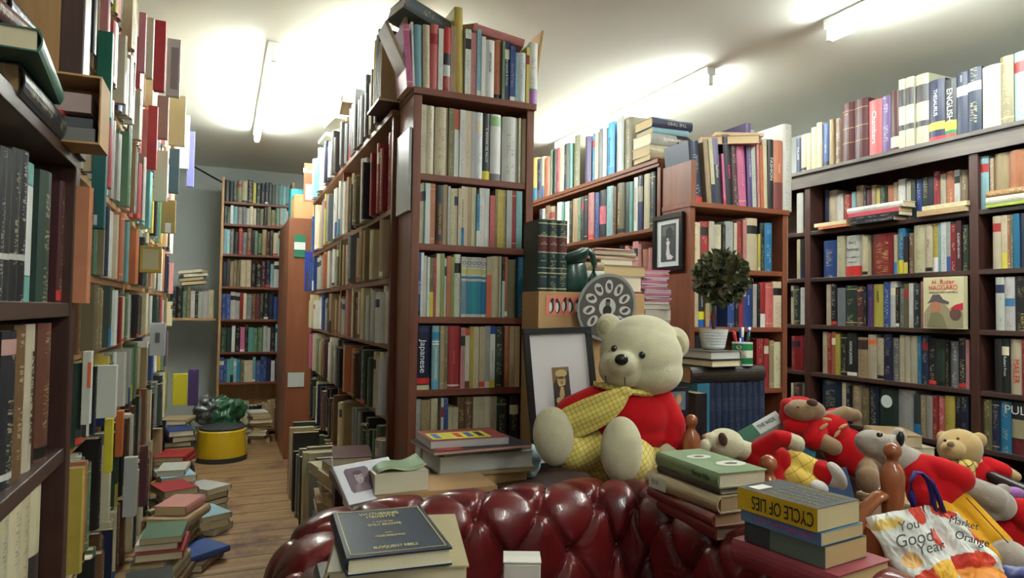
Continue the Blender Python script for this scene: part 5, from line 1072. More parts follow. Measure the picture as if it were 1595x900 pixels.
# right stack
def spinehook(body, size, c, zc=.5, fit=None, flip=False, x=0):
    def f(o, B):
        R_ = Matrix(((0, 1, 0, 0), (0, 0, -1, 0), (-1, 0, 0, 0), (0, 0, 0, 1)))
        if flip: R_ = R_ @ Matrix.Rotation(math.pi, 4, 'Z')
        text(body, B['T'] @ Matrix.Translation((x, -.0008, B['h']*zc)) @ R_, size, c, o, 'spine_lettering', fit=fit)
    return f
def sq(px, py, z): return P(px, py, z=z)
# spine runs from (1150,760) to (1272,825); fore-edge of the pages at right
zt_ = .80
A_, B_2, C_3 = sq(1149, 757, zt_), sq(1273, 792, zt_), sq(1350, 780, zt_)
sd = (A_-B_2); Hc = Vector((sd.x, sd.y, 0)).length; yaw_c = math.atan2(sd.y, sd.x)-math.pi/2   # height axis direction
Zd = Vector((sd.x, sd.y, 0)).normalized(); Yd = Vector((Zd.y, -Zd.x, 0)); Dc = abs((C_3-B_2).dot(Yd))
yawY = math.atan2(Yd.y, Yd.x)
cen = (A_+B_2)/2+Yd*Dc/2
zz = zt_
th = [.037, .020, .034, .042]
specs = [('cycle', (56, 58, 58), 'grey-black paperback titled CYCLE OF LIES on a yellow spine, topmost of the right stack', (186, 170, 130)), ('blue', (88, 140, 190), 'sky blue paperback under the yellow-spined one in the right stack', (186, 160, 116)), ('dark', (44, 62, 62), 'dark green-grey paperback, third in the right stack', (176, 148, 104)), ('red', (150, 44, 54), 'red hardback at the bottom of the right stack', (186, 158, 112))]
for k, (kk, c, lab, pgc) in enumerate(specs):
    zz -= th[k]+.001
    H_, D_ = (Hc, Dc) if k < 3 else (Hc*1.3, Dc*1.32); dx = Vector((0, 0, 0)) if k == 0 else Vector((.006, -.002, 0))*k
    aft = None; bands = ()
    if kk == 'cycle':
        bands = ((0, 1, (214, 178, 30)),)
        lines = [('JULIET MACUR', .12, .30-.1*0, .011, (150, 138, 60), None)]
        def aft(o, B):
            spinehook('CYCLE OF LIES', .032, (24, 24, 22), .42, fit=B['h']*.76, flip=True)(o, B)
            w, h, d = B['w'], B['h'], B['d']
            base = B['T'] @ Matrix(((0, 0, 1, w/2+.0006), (0, -1, 0, d/2), (1, 0, 0, h/2), (0, 0, 0, 1)))
            for i_, cc in enumerate(((150, 138, 60), (130, 130, 124), (130, 130, 124), (130, 130, 124), (150, 138, 60))):
                text(('THE DEFINITIVE INSIDE STORY', 'OF A FALL FROM GRACE', 'BY THE REPORTER WHO KNEW', 'EVERY PART OF THE STORY', 'UPDATED EDITION')[i_], base @ Matrix.Translation((-.12*h, (-.32+.16*i_)*d, 0)) @ Matrix.Rotation(math.pi, 4, 'Z'), .012, cc, o, 'cover_lettering', fit=h*.62)
            q = MB(); q.box(.28*h, .42*h, .05*d, .38*d, -.0002, .0003, lin((214, 212, 200)), base); obj('price_sticker', q, M['vc'], o)
    elif kk == 'blue':
        aft = spinehook('KEEP THE HOME FIRES', .011, (196, 90, 160), .45, fit=.11)
    elif kk == 'dark': bands = ((0, .66, (100, 118, 108)),)
    c3 = cen+dx
    fbook(c3.x, c3.y, zz, yawY, th[k], H_, D_, c, lab, None, pagecol=pgc, over=k == 3, bands=bands, after=aft, ink=(60, 70, 74) if k == 2 else c)
# green pile on the sofa corner
zt_ = .79
A_, B_2, C_3 = sq(1021, 703, zt_), sq(1118, 737, zt_), sq(1185, 727, zt_)
sd = A_-B_2; Hc = Vector((sd.x, sd.y, 0)).length; Zd = Vector((sd.x, sd.y, 0)).normalized(); Yd = Vector((Zd.y, -Zd.x, 0)); Dc = min(.15, abs((C_3-B_2).dot(Yd))); yawY = math.atan2(Yd.y, Yd.x); cen = (A_+B_2)/2+Yd*Dc/2
zz = zt_
for k, (c, w, lab, pgc, ov) in enumerate((((128, 160, 112), .03, 'pale green jacketed book, topmost of the pile beside the bear', (196, 184, 160), True), ((74, 58, 44), .012, 'thin dark brown book beneath the pale green one', (120, 100, 80), True), ((190, 164, 118), .034, 'cream book with a paper shelf label in the pile beside the bear', (150, 124, 92), True), ((140, 46, 38), .026, 'red-brown book, second from bottom beside the bear', (150, 118, 86), True), ((132, 40, 34), .026, 'red-brown book at the bottom of the pile beside the bear', (120, 96, 76), True))):
    zz -= w+.001; yw = yawY+(0, .02, .06, -.02, -.05)[k]
    aft = None
    if k == 0:
        def aft(o, B):
            spinehook('Bernard Rio', .016, (40, 50, 40), .24, fit=.055)(o, B)
            w_, h_, d_ = B['w'], B['h'], B['d']; base = B['T'] @ Matrix(((0, 0, 1, w_/2+.0006), (1, 0, 0, d_/2), (0, 1, 0, h_/2), (0, 0, 0, 1)))
            q = MB()
            for cx, cy2, s_ in ((.0, .15, .02), (.1, -.2, .024)):
                q.poly([base @ Vector((cx*d_*2+s_*math.cos(t_)*1.5, cy2*h_+s_*math.sin(t_), .0002)) for t_ in [i*.785 for i in range(8)]], lin((212, 208, 196)))
                q.poly([base @ Vector((cx*d_*2+s_*.5*math.cos(t_)*1.5, cy2*h_+s_*.4*math.sin(t_), .0004)) for t_ in [i*1.26 for i in range(5)]], lin((70, 70, 60)))
            obj('cover_drawing', q, M['vc'], o)
    if k == 2:
        def aft(o, B):
            q = MB(); q.box(-B['w']*.4, B['w']*.4, -.0012, -.0004, B['h']*.68, B['h']*.93, lin((206, 206, 186)), B['T']); obj('shelf_label', q, M['vc'], o)
            text('974', B['T'] @ Matrix.Translation((0, -.0014, B['h']*.84)) @ Matrix(((0, 1, 0, 0), (0, 0, -1, 0), (-1, 0, 0, 0), (0, 0, 0, 1))), .016, (110, 126, 132), o, 'label_lettering')
    off_ = (0, .002, -.012, -.006, .004)[k]
    fbook(cen.x+off_, cen.y+(.0, 0, .008, .012, .004)[k], zz, yw, w, Hc*(1, .98, 1.08, 1.1, 1.02)[k], Dc*(1, .97, 1, 1.05, 1)[k], c, lab, None, pagecol=pgc, over=ov, after=aft, ink=c, round_=.3 if k in (2, 3) else None)

# left pile on the table: open book, papers, portrait booklet
zz = TZ+.0005
px_ = P(655, 780, y=1.75).x
fbook(P(648, 770, y=1.78).x-.02, 1.76, zz, math.pi*1.5, .035, .33, .15, (206, 202, 190), 'white-paged large book at the bottom of the pile left of the bear', pagecol=(210, 204, 190), over=False); zz += .0362
fbook(P(670, 750, y=1.78).x, 1.77, zz, math.pi*1.5-.04, .014, .32, .17, (196, 154, 104), 'tan folder lying on the white-paged large book', pagecol=(190, 146, 96), over=False); zz += .0152
fbook(P(616, 740, y=1.76).x, 1.75, zz, math.pi*1.5+.03, .05, .14, .11, (208, 200, 176), 'small thick cream book standing out on the tan folder', pagecol=(214, 204, 178), over=False)
q = MB(); 
gx, gz = P(616, 735, y=1.72).x, zz+.052
nn = 14
vs = []
for i in range(nn+1):
    for j in range(5):
        s_ = i/nn; vs.append((gx-.05+.125*s_, 1.70+.1*j/4, gz+.003+.008*s_+.006*math.sin(s_*7)+.002*j*s_))
b0 = q.verts(vs+[(x, y, z-.0025) for x, y, z in vs]); m_ = len(vs)
for i in range(nn):
    for j in range(4):
        a = b0+i*5+j; q.face((a, a+5, a+6, a+1), lin((124, 148, 112))); q.face((a+m_, a+1+m_, a+6+m_, a+5+m_), lin((190, 180, 140)))
for i in range(nn):
    for j in (0, 4): a = b0+i*5+j; q.face((a, a+m_, a+5+m_, a+5) if j == 0 else (a+5, a+5+m_, a+m_, a), lin((200, 190, 150)))
for j in range(4):
    a = b0+j; q.face((a+1, a+1+m_, a+m_, a), lin((200, 190, 150))); a = b0+nn*5+j; q.face((a, a+m_, a+1+m_, a+1), lin((200, 190, 150)))
tag(obj('booklet', q, M['vc'], smooth=True), 'curled green and cream booklet on the small thick cream book', 'booklet')
# white booklet with portrait photo, leaning
a, b_, c_ = P(517, 728, y=1.74), P(604, 712, y=1.80), P(535, 790, y=1.66)
ex = (b_-a); wdt = ex.length; ex.normalize(); ez = (a-c_); ez = (ez-ex*ez.dot(ex)); hgt = ez.length; ez.normalize(); ey = ez.cross(ex)
LT = Matrix(((ex.x, ey.x, ez.x, a.x), (ex.y, ey.y, ez.y, a.y), (ex.z, ey.z, ez.z, a.z), (0, 0, 0, 1))) @ Matrix.Translation((0, 0, -hgt))
r = thing('booklet', 'white booklet with a purple-grey portrait photograph leaning at the left of the piles', 'booklet', a)
q = MB(); q.box(0, wdt, -.004, .008, 0, hgt, lin((212, 210, 216)), LT); obj('cover', q, M['vc'], r, bevel=.002)
q = MB(); LP = LT @ Matrix.Translation((wdt*.34, -.0042, hgt*.25)); pw, ph = wdt*.42, hgt*.62
pol(q, LP, pw, ph, [(.05, 0), (.95, 0), (1, .1), (1, .9), (.9, 1), (.1, 1), (0, .9), (0, .1)], (104, 84, 94), 0); pol(q, LP, pw, ph, [(.15, 0), (.85, 0), (.75, .3), (.5, .4), (.25, .3)], (130, 112, 120), 1); pol(q, LP, pw, ph, ell(.5, .56, .17, .24), (168, 146, 148), 2); pol(q, LP, pw, ph, ell(.5, .77, .18, .09), (58, 46, 54), 3)
pol(q, LP, pw, ph, ell(.43, .6, .03, .02, 8), (60, 50, 56), 4); pol(q, LP, pw, ph, ell(.57, .6, .03, .02, 8), (60, 50, 56), 4); pol(q, LP, pw, ph, ell(.5, .44, .06, .018, 8), (110, 80, 86), 4)
obj('portrait', q, M['vc'], r)
# second left pile, in front of the tall bookcase
zz = TZ+.0005; cx = P(745, 730, y=1.95).x
fbook(cx-.02, 1.98, zz, math.pi*1.5+.1, .03, .3, .2, (170, 130, 84), 'tan paperback at the bottom of the pile before the tall bookcase', over=False, pagecol=(196, 160, 108)); zz += .0312
fbook(cx+.03, 1.97, zz, math.pi*1.5-.05, .012, .26, .19, (150, 116, 78), 'thin brown paperback, second in the pile before the tall bookcase', over=False, pagecol=(190, 156, 110)); zz += .0132
fbook(cx+.0, 1.97, zz, math.pi*1.5+.02, .048, .3, .19, (196, 196, 192), 'thick white-paged hardback in the pile before the tall bookcase', over=True, pagecol=(196, 192, 184)); zz += .0492
fbook(cx-.0, 1.98, zz, math.pi*1.5+.08, .014, .29, .2, (70, 110, 100), 'thin green-grey book in the pile before the tall bookcase', over=False, pagecol=(150, 138, 104)); zz += .0152
def angelhook(o, B):
    w_, h_, d_ = B['w'], B['h'], B['d']; base = B['T'] @ Matrix(((0, 0, 1, w_/2+.0006), (0, -1, 0, d_/2), (1, 0, 0, h_/2), (0, 0, 0, 1)))
    text('Angelmou', base @ Matrix.Translation((-.1*h_, .28*d_, 0)) @ Matrix.Rotation(math.pi, 4, 'Z'), .03, (206, 110, 140), o, 'cover_lettering', shear=.4, fit=h_*.55)
    q = MB(); q.box(-.45*h_, -.2*h_, -.45*d_, -.05*d_, -.0002, .0003, lin((176, 60, 48)), base); obj('cover_panel', q, M['vc'], o)
fbook(cx-.03, 1.94, zz, math.pi*1.5+.06, .009, .31, .21, (46, 42, 46), 'black large-format magazine with pink script lettering, second from the top of its pile', over=False, pagecol=(190, 140, 130), after=angelhook, ink=(46, 42, 46)); zz += .0102
def comichook(o, B):
    w_, h_, d_ = B['w'], B['h'], B['d']; base = B['T'] @ Matrix(((0, 0, 1, w_/2+.0006), (0, -1, 0, d_/2), (1, 0, 0, h_/2), (0, 0, 0, 1)))
    q = MB(); q.box(-.45*h_, .3*h_, -.4*d_, .2*d_, -.0002, .0003, lin((206, 196, 70)), base)
    for i_ in range(5): q.box((-.4+.14*i_)*h_, (-.32+.14*i_)*h_, -.3*d_, .1*d_, .0003, .0006, lin(((60, 100, 170), (200, 190, 60), (190, 60, 50), (60, 100, 170), (40, 40, 44))[i_]), base)
    obj('cover_picture', q, M['vc'], o)
fbook(cx-.055, 1.95, zz, math.pi*1.5-.02, .022, .24, .17, (150, 60, 56), 'brightly coloured paperback lying topmost before the tall bookcase', over=False, pagecol=(176, 172, 168), after=comichook, ink=(150, 60, 56))
o = blobs('paper_bag', [('e', (P(833, 745, y=1.9).x, 1.93, TZ+.05), (.035, .04, .05), None)], mat('crumpled_blue_white_paper', (150, 180, 190), .5), voxel=.008, smooth=3, noise=.02); tag(o, 'crumpled blue-white wrapper between the piles and the bear', 'wrapper')

# ------------------------------------------------------------------ soft toys
RC = Matrix(((CR.x, CF.x, CU.x), (CR.y, CF.y, CU.y), (CR.z, CF.z, CU.z)))    # columns: right, away, up as seen by a viewer in front
def C(px, py, d): return P(px, py, d=d)
def E(px, py, d, rx, ry, rz=None, rot=0):
    s_ = d/FPX; rz = rz if rz is not None else (rx+ry)/2
    return ('e', C(px, py, d), (rx*s_, rz*s_, ry*s_), RC @ Matrix.Rotation(rot, 3, 'Y'))
def K(x0, y0, d0, x1, y1, d1, r0, r1): return ('c', C(x0, y0, d0), C(x1, y1, d1), r0*d0/FPX, r1*d1/FPX)
def toy(name, label, loc): return thing(name, label, 'soft toy', loc)
from mathutils.bvhtree import BVHTree
def surf(o, px, py, lift=0):
    t_ = BVHTree.FromPolygons([v.co.copy() for v in o.data.vertices], [tuple(p.vertices) for p in o.data.polygons])
    dr = ray(px, py).normalized(); h = t_.ray_cast(CO, dr)
    return (h[0] if h[0] else C(px, py, 1.9))-dr*lift
D0 = 1.93
bear = toy('teddy_bear', 'large cream teddy bear in red jumper, yellow checked scarf and trousers, sitting', C(950, 755, D0))
bb = blobs('body', [E(998, 552, D0, 64, 55, 58, .12), E(1008, 575, D0-.01, 55, 40, 50, .1), E(970, 573, D0-.045, 38, 33, 36), E(969, 566, D0-.10, 24, 20, 20), E(1000, 529, D0+.01, 54, 39, 48), E(985, 660, D0, 52, 60, 45),
    E(947, 509, D0, 20, 22, 9, .2), E(1051, 534, D0+.005, 23, 26, 11, -.2),
    K(1045, 685, D0-.04, 1040, 703, D0-.05, 21, 19), E(862, 679, D0-.1, 32, 47, 25, -.12), K(866, 695, D0-.06, 930, 705, D0, 24, 30), E(968, 701, D0-.19, 33, 53, 25), K(968, 718, D0-.15, 975, 700, D0, 26, 32), K(1000, 715, D0-.03, 960, 715, D0-.02, 30, 30)], M['cream'], bear, voxel=.0045, smooth=9)
# inner ears recess: darker pile cup
for ex_, ey_, er, dd, rt in ((942, 508, 12, D0-.014, .2), (1055, 537, 16, D0-.016, -.2)):
    blobs('inner_ear', [E(ex_, ey_, dd, er*.85, er, 5, rt)], plush('ear_lining', (178, 168, 132)), bear, voxel=.003, smooth=4)
for ex_, ey_ in ((957, 543), (1000, 553)):
    q = MB(); c = C(ex_, ey_, D0-(.095 if ex_ < 980 else .098)); 
    ce = surf(bb, ex_, ey_, .0); blobs('eye', [('e', ce, (.0095, .008, .0105), RC)], M['eye'], bear, voxel=.0015, smooth=2)
blobs('nose', [('e', surf(bb, 968, 560, .002), (.0185, .014, .0155), RC)], M['black'], bear, voxel=.002, smooth=3)
for x0, y0, x1, y1, dz in ((943, 585, 944, 594, -.088), (973, 588, 974, 602, -.100)):
    q = MB(); q.tube([surf(bb, x0+(x1-x0)*i/4, y0+(y1-y0)*i/4, .0006) for i in range(5)], .0016, 6); obj('mouth_stitch', q, M['darkbrown'], bear, smooth=True)
blobs('jumper', [E(985, 650, D0-.004, 62, 48, 52), E(975, 628, D0, 52, 30, 44), K(940, 625, D0-.01, 893, 645, D0-.035, 30, 29), K(893, 645, D0-.035, 878, 668, D0-.05, 28, 24), K(1022, 628, D0, 1042, 660, D0-.02, 30, 26), K(1042, 660, D0-.02, 1046, 688, D0-.04, 25, 23), E(985, 675, D0-.01, 60, 30, 48)], M['redfab'], bear, voxel=.0045, smooth=7)
blobs('trousers', [E(965, 705, D0-.005, 62, 38, 50), K(925, 700, D0-.02, 893, 704, D0-.07, 35, 29), K(985, 705, D0-.03, 980, 722, D0-.15, 38, 32), E(1003, 708, D0-.02, 28, 40, 40), K(945, 725, D0, 935, 728, D0-.03, 25, 22)], M['check'], bear, voxel=.0045, smooth=7)
# scarf: a band round the neck and one draped tail
def ribbon(pts_l, pts_r, th, name, m_, parent, sub=6, wave=.004):
    """a cloth strip between two edges"""
    n_ = len(pts_l); vs = []; q = MB(); K_ = 8
    cen_n = []
    for i in range(n_):
        a, b_ = Vector(pts_l[i]), Vector(pts_r[i])
        for j in range(K_+1):
            s_ = j/K_; p = a.lerp(b_, s_) - CF*(.006*math.sin(math.pi*s_)+wave*math.sin(s_*11+i*.5)); vs.append(p)
    b0 = q.verts(vs); 
    for i in range(n_-1):
        for j in range(K_): a = b0+i*(K_+1)+j; q.face((a, a+1, a+K_+2, a+K_+1))
    o = obj(name, q, m_, parent, smooth=True)
    s_ = o.modifiers.new('s', 'SOLIDIFY'); s_.thickness = th; s_.offset = -1
    s_ = o.modifiers.new('d', 'SUBSURF'); s_.levels = 2; s_.render_levels = 2
    bake(o); return o
tl = [(967, 606), (948, 607), (926, 614), (903, 622), (885, 630), (872, 637)]
tr_ = [(980, 613), (973, 634), (955, 655), (932, 669), (910, 678), (897, 683)]
dep = [D0-.085, D0-.098, D0-.10, D0-.095, D0-.09, D0-.085]
ribbon([C(x, y, d) for (x, y), d in zip(tl, dep)], [C(x, y, d) for (x, y), d in zip(tr_, dep)], .006, 'scarf_tail', M['check'], bear)
nb = [(922, 596, D0-.03), (945, 602, D0-.066), (972, 608, D0-.082), (1000, 612, D0-.074), (1022, 611, D0-.04)]
ribbon([C(x, y-5, d) for x, y, d in nb], [C(x, y+6, d) for x, y, d in nb], .006, 'scarf', M['check'], bear, wave=.002)
blobs('scarf_knot', [E(974, 610, D0-.092, 12, 9, 7)], M['check'], bear, voxel=.003, smooth=3)
# two round seams on the head
q = MB(); pts = []
for i in range(14):
    s_ = i/13; x, y = 1012+32*s_, 534-26*s_; dpt = D0-.062+.05*s_*s_
    pts.append(C(x, y, dpt))
# heap support: low table under the soft toys
q = thing('display_table', 'low dark table under the heap of soft toys at the right', 'table', (2.1, 1.6, 0))
b = MB(); b.box(1.42, 2.75, 1.1, 1.60, .42, .45); obj('table_top', b, M['dark_y'], q, bevel=.003)
b = MB(); b.box(2.02, 2.75, 1.601, 2.2, .42, .45); obj('table_top', b, M['dark_y'], q, bevel=.003)
for x, y in ((1.46, 1.14), (2.71, 1.14), (2.06, 2.16), (2.71, 2.16)):
    b = MB(); b.box(x-.025, x+.025, y-.025, y+.025, 0, .42); obj('leg', b, M['dark'], q)
# books heaped under and behind the toys
pile(1.62, 1.38, .4505, 'ncb', 'under the small bear lying on its back', wr=(.03, .045), Hr=(.24, .3), yaw0=.3)
pile(1.95, 1.42, .4505, 'bkt', 'under the bear in the red coat', wr=(.03, .045), Hr=(.24, .3), yaw0=.2)
pile(2.3, 1.62, .4505, 'tbc', 'under the grey plush head', wr=(.03, .045), Hr=(.24, .28), yaw0=.2)
pile(2.62, 2.0, .4505, 'bwct', 'in front of the right wall bookcase', wr=(.035, .05), Hr=(.22, .26), yaw0=-.4)
pile(2.4, 1.9, .4505, 'dtt', 'of the low pile beside the white-spined book', wr=(.035, .05), Hr=(.22, .26), yaw0=-.3)
def leanbook(pa, pb, pc_, d, th, col_, label, tx=None):
    """a book leaning among the toys: pa-pb its lower edge, pc_ above pa"""
    a, b_, c_ = C(*pa), C(*pb), C(*pc_); ex = (b_-a); w_ = ex.length; ex.normalize(); ez = c_-a; ez -= ex*ez.dot(ex); h_ = ez.length; ez.normalize(); ey = ez.cross(ex)
    T = Matrix(((ex.x, ey.x, ez.x, a.x), (ex.y, ey.y, ez.y, a.y), (ex.z, ey.z, ez.z, a.z), (0, 0, 0, 1)))
    r = thing('book', label, 'book', a); q = MB(); q.box(0, w_, 0, th, 0, h_, lin(col_), T); obj('cover', q, M['vcg'], r, bevel=.001)
    q = MB(); q.box(.002, w_-.0, .002, th-.002, .002, h_+.0005, lin((200, 184, 150)), T); obj('pages', q, M['vc'], r)
    return r, T, w_, h_
r, T, w_, h_ = leanbook((1160, 690, 2.12), (1222, 655, 2.12), (1150, 672, 2.16), 2.1, .03, (196, 200, 196), 'white-spined book with black lettering leaning between bear and red coat')
text('THE WIDE', T @ Matrix.Translation((w_*.66, -.001, h_*.5)) @ Matrix.Rotation(math.pi/2, 4, 'X'), .022, (30, 30, 30), r, 'lettering', fit=w_*.42)
q = MB(); q.box(0, w_*.4, -.0012, 0, 0, h_, lin((50, 96, 74)), T); obj('green_panel', q, M['vc'], r)
leanbook((1275, 790, 2.02), (1334, 782, 2.0), (1266, 735, 2.05), 1.8, .03, (70, 96, 140), 'blue book standing behind the white shoes of the lying bear')
leanbook((1225, 735, 2.0), (1265, 750, 2.0), (1240, 690, 2.04), 1.8, .03, (50, 96, 120), 'teal book standing between the two lying bears')

dA = 1.98
A1 = toy('teddy_bear', 'small pale bear in red jumper and yellow trousers lying on its back', C(1180, 730, dA))
blobs('body', [E(1130, 691, dA, 29, 24, 24, .2), E(1108, 686, dA-.01, 14, 13, 13), K(1155, 700, dA, 1172, 706, dA, 15, 16), E(1195, 715, dA, 30, 22, 22), K(1226, 684, dA-.05, 1240, 690, dA-.06, 12, 13), K(1238, 690, dA-.06, 1246, 697, dA-.06, 8, 7), E(1097, 696, dA-.03, 9, 12, 9)], M['cream'], A1, voxel=.004, smooth=5)
blobs('ear', [E(1126, 684, dA-.048, 7, 11, 4, -.3)], M['darkbrown'], A1, voxel=.002, smooth=2)
blobs('nose', [E(1098, 681, dA-.012, 5, 5, 5)], plush('pinkish_nose', (176, 120, 96)), A1, voxel=.0015, smooth=2)
blobs('jumper', [E(1190, 715, dA-.002, 34, 26, 27, .25), E(1212, 722, dA-.002, 24, 26, 25), K(1185, 700, dA-.02, 1212, 682, dA-.05, 16, 13), K(1212, 682, dA-.05, 1224, 684, dA-.052, 13, 13), K(1200, 735, dA-.03, 1200, 750, dA-.04, 20, 22)], M['redfab'], A1, voxel=.004, smooth=5)
blobs('trousers', [E(1232, 728, dA-.006, 22, 24, 24), K(1238, 720, dA-.01, 1280, 738, dA-.03, 20, 17), K(1232, 740, dA-.03, 1265, 756, dA-.06, 19, 14)], M['check3'], A1, voxel=.004, smooth=4)
blobs('sock', [K(1280, 734, dA-.045, 1289, 738, dA-.055, 17, 17)], M['redfab'], A1, voxel=.003, smooth=3)
blobs('shoe', [E(1303, 741, dA-.07, 12, 24, 15, -.5), E(1297, 745, dA-.065, 11, 15, 14, -.3)], M['whitefab'], A1, voxel=.003, smooth=4)
blobs('shoe', [E(1275, 759, dA-.08, 15, 11, 13, .3)], M['whitefab'], A1, voxel=.003, smooth=4)
dB = 2.1
B1 = toy('teddy_bear', 'brown bear in a red hooded duffel coat lying back on the heap', C(1300, 720, dB))
blobs('body', [E(1248, 639, dB-.02, 26, 17, 22, .1), E(1268, 640, dB-.03, 17, 15, 15), K(1290, 652, dB-.02, 1316, 644, dB-.02, 11, 12), K(1316, 644, dB-.02, 1332, 647, dB-.02, 12, 10), K(1272, 682, dB-.06, 1298, 696, dB-.08, 13, 13), E(1300, 690, dB, 26, 30, 22), K(1330, 705, dB-.02, 1350, 735, dB-.08, 18, 17), E(1352, 747, dB-.1, 18, 21, 18), K(1315, 680, dB-.03, 1345, 705, dB-.05, 14, 16), K(1345, 705, dB-.03, 1378, 725, dB-.06, 20, 16)], M['brownplush'], B1, voxel=.004, smooth=5)
blobs('nose', [E(1265, 627, dB-.068, 9, 6, 6, .2)], M['darkbrown'], B1, voxel=.002, smooth=3)
blobs('eye', [E(1243, 634, dB-.068, 2.2, 1.8, 2)], M['eye'], B1, voxel=.001, smooth=1)
blobs('hood', [E(1240, 648, dB+.012, 25, 25, 26), E(1228, 632, dB+.005, 11, 12, 20), K(1232, 664, dB-.02, 1278, 668, dB-.03, 12, 14), E(1245, 624, dB+.012, 18, 7, 16)], M['redfab'], B1, voxel=.004, smooth=4)
blobs('coat', [E(1292, 668, dB-.012, 28, 28, 28, -.3), E(1318, 700, dB-.025, 34, 34, 30, -.5), E(1330, 720, dB-.03, 24, 22, 28), K(1272, 666, dB-.03, 1268, 682, dB-.055, 18, 18), K(1300, 650, dB-.01, 1308, 648, dB-.015, 15, 13), K(1320, 680, dB-.03, 1360, 700, dB-.02, 9, 8)], M['redfab'], B1, voxel=.004, smooth=3)
for x, y, rt in ((1288, 653, .1), (1283, 664, -.6), (1313, 664, -.5), (1304, 675, -.9)):
    blobs('toggle', [E(x, y, dB-.085 if x < 1300 else dB-.078, 8, 2.6, 2.6, rt)], M['tanplush'], B1, voxel=.0012, smooth=1)
dC = 1.72
C1 = toy('soft_toy', 'grey long-limbed plush animal in red jumper and mustard trousers, lying on its side', C(1450, 760, dC))
blobs('body', [E(1362, 692, dC+.05, 30, 22, 24, .3), E(1385, 700, dC+.02, 20, 24, 20), K(1385, 705, dC+.03, 1420, 725, dC+.01, 22, 26), E(1440, 745, dC, 28, 30, 26), E(1400, 680, dC+.04, 12, 14, 10)], M['greyplush'], C1, voxel=.004, smooth=5)
blobs('foot', [E(1572, 868, dC-.2, 28, 26, 26), K(1560, 860, dC-.18, 1585, 880, dC-.2, 22, 24)], M['greyplush'], C1, voxel=.004, smooth=5)
blobs('ear', [E(1402, 684, dC-.0, 6, 13, 6, .1)], M['black'], C1, voxel=.002, smooth=3)
blobs('eye', [E(1370, 677, dC-.0, 5, 4, 4)], M['eye'], C1, voxel=.0015, smooth=1)
blobs('jumper', [E(1432, 740, dC-.005, 32, 32, 30, -.6), E(1462, 765, dC-.02, 38, 30, 32, -.7), K(1425, 722, dC, 1465, 732, dC-.03, 18, 20), K(1465, 732, dC-.03, 1495, 745, dC-.04, 20, 21), K(1440, 770, dC-.03, 1455, 790, dC-.04, 26, 26)], M['redfab'], C1, voxel=.0045, smooth=4)
blobs('trousers', [K(1485, 785, dC-.03, 1552, 850, dC-.16, 28, 25), K(1465, 800, dC-.07, 1535, 870, dC-.2, 22, 22)], M['mustard'], C1, voxel=.004, smooth=4)
for (x0, y0, x1, y1) in ((1505, 775, 1570, 845), (1478, 805, 1548, 878)):
    q = MB(); q.tube([C(x0+(x1-x0)*i/8, y0+(y1-y0)*i/8, dC-.062-.13*i/8-.025) for i in range(9)], .0012, 5); obj('seam_stitch', q, M['black'], C1)
dD = 2.05
Dd = toy('teddy_bear', 'small tan bear with checked scarf and red jumper sitting at the far right', C(1515, 750, dD))
blobs('body', [E(1495, 698, dD, 32, 30, 28), E(1484, 700, dD-.05, 18, 15, 15), E(1524, 686, dD+.01, 13, 13, 8), E(1468, 680, dD+.03, 9, 9, 7), E(1515, 740, dD+.01, 30, 30, 24), K(1562, 735, dD-.03, 1582, 742, dD-.04, 13, 8)], M['tanplush'], Dd, voxel=.004, smooth=5)
blobs('nose', [E(1481, 692, dD-.083, 6, 5, 4)], M['brownplush'], Dd, voxel=.0015, smooth=2)
for x, y in ((1472, 686), (1492, 683)): blobs('eye', [E(x, y, dD-.06, 2.4, 2.2, 2)], M['eye'], Dd, voxel=.001, smooth=1)
blobs('jumper', [E(1518, 742, dD+.005, 36, 28, 28), K(1538, 728, dD, 1560, 735, dD-.03, 17, 15), K(1500, 738, dD-.01, 1475, 745, dD-.02, 16, 13), E(1525, 755, dD, 36, 20, 26)], M['redfab'], Dd, voxel=.004, smooth=4)
blobs('scarf', [E(1498, 722, dD-.03, 22, 9, 20), K(1490, 726, dD-.05, 1490, 744, dD-.06, 9, 9), K(1506, 726, dD-.05, 1508, 748, dD-.06, 11, 10)], M['check2'], Dd, voxel=.003, smooth=3)
dE = 1.72
E1 = toy('soft_toy', 'grey long-snouted plush head with red clothing at the right picture edge', C(1555, 790, dE))
blobs('body', [E(1552, 785, dE, 28, 25, 24, .3), K(1545, 775, dE-.02, 1508, 757, dE-.03, 21, 17), K(1508, 757, dE-.03, 1497, 752, dE-.03, 17, 15), K(1545, 800, dE-.01, 1520, 786, dE-.02, 12, 7), E(1562, 762, dE+.02, 12, 9, 8)], M['greyplush'], E1, voxel=.004, smooth=5)
blobs('eye', [E(1546, 771, dE-.045, 3, 2.4, 2)], M['eye'], E1, voxel=.0012, smooth=1)
blobs('jumper', [E(1592, 800, dE, 22, 24, 24), E(1590, 840, dE+.02, 40, 24, 26, -.4), K(1560, 825, dE+.02, 1600, 850, dE+.02, 22, 24)], M['redfab'], E1, voxel=.0045, smooth=4)
o = blobs('cloth', [E(1578, 768, 1.82, 18, 10, 12)], plush('purple_cloth', (150, 96, 160)), voxel=.004, smooth=4); tag(o, 'small purple cloth bundle behind the grey snouted head', 'cloth')
o = blobs('leather_bag', [K(1545, 742, 2.0, 1610, 775, 1.9, 9, 16), K(1560, 760, 2.02, 1640, 800, 1.95, 16, 30)], mat('dark_leather', (46, 38, 38), .3), voxel=.005, smooth=5); tag(o, 'dark brown leather bag lying behind the soft toys at the right edge', 'bag')

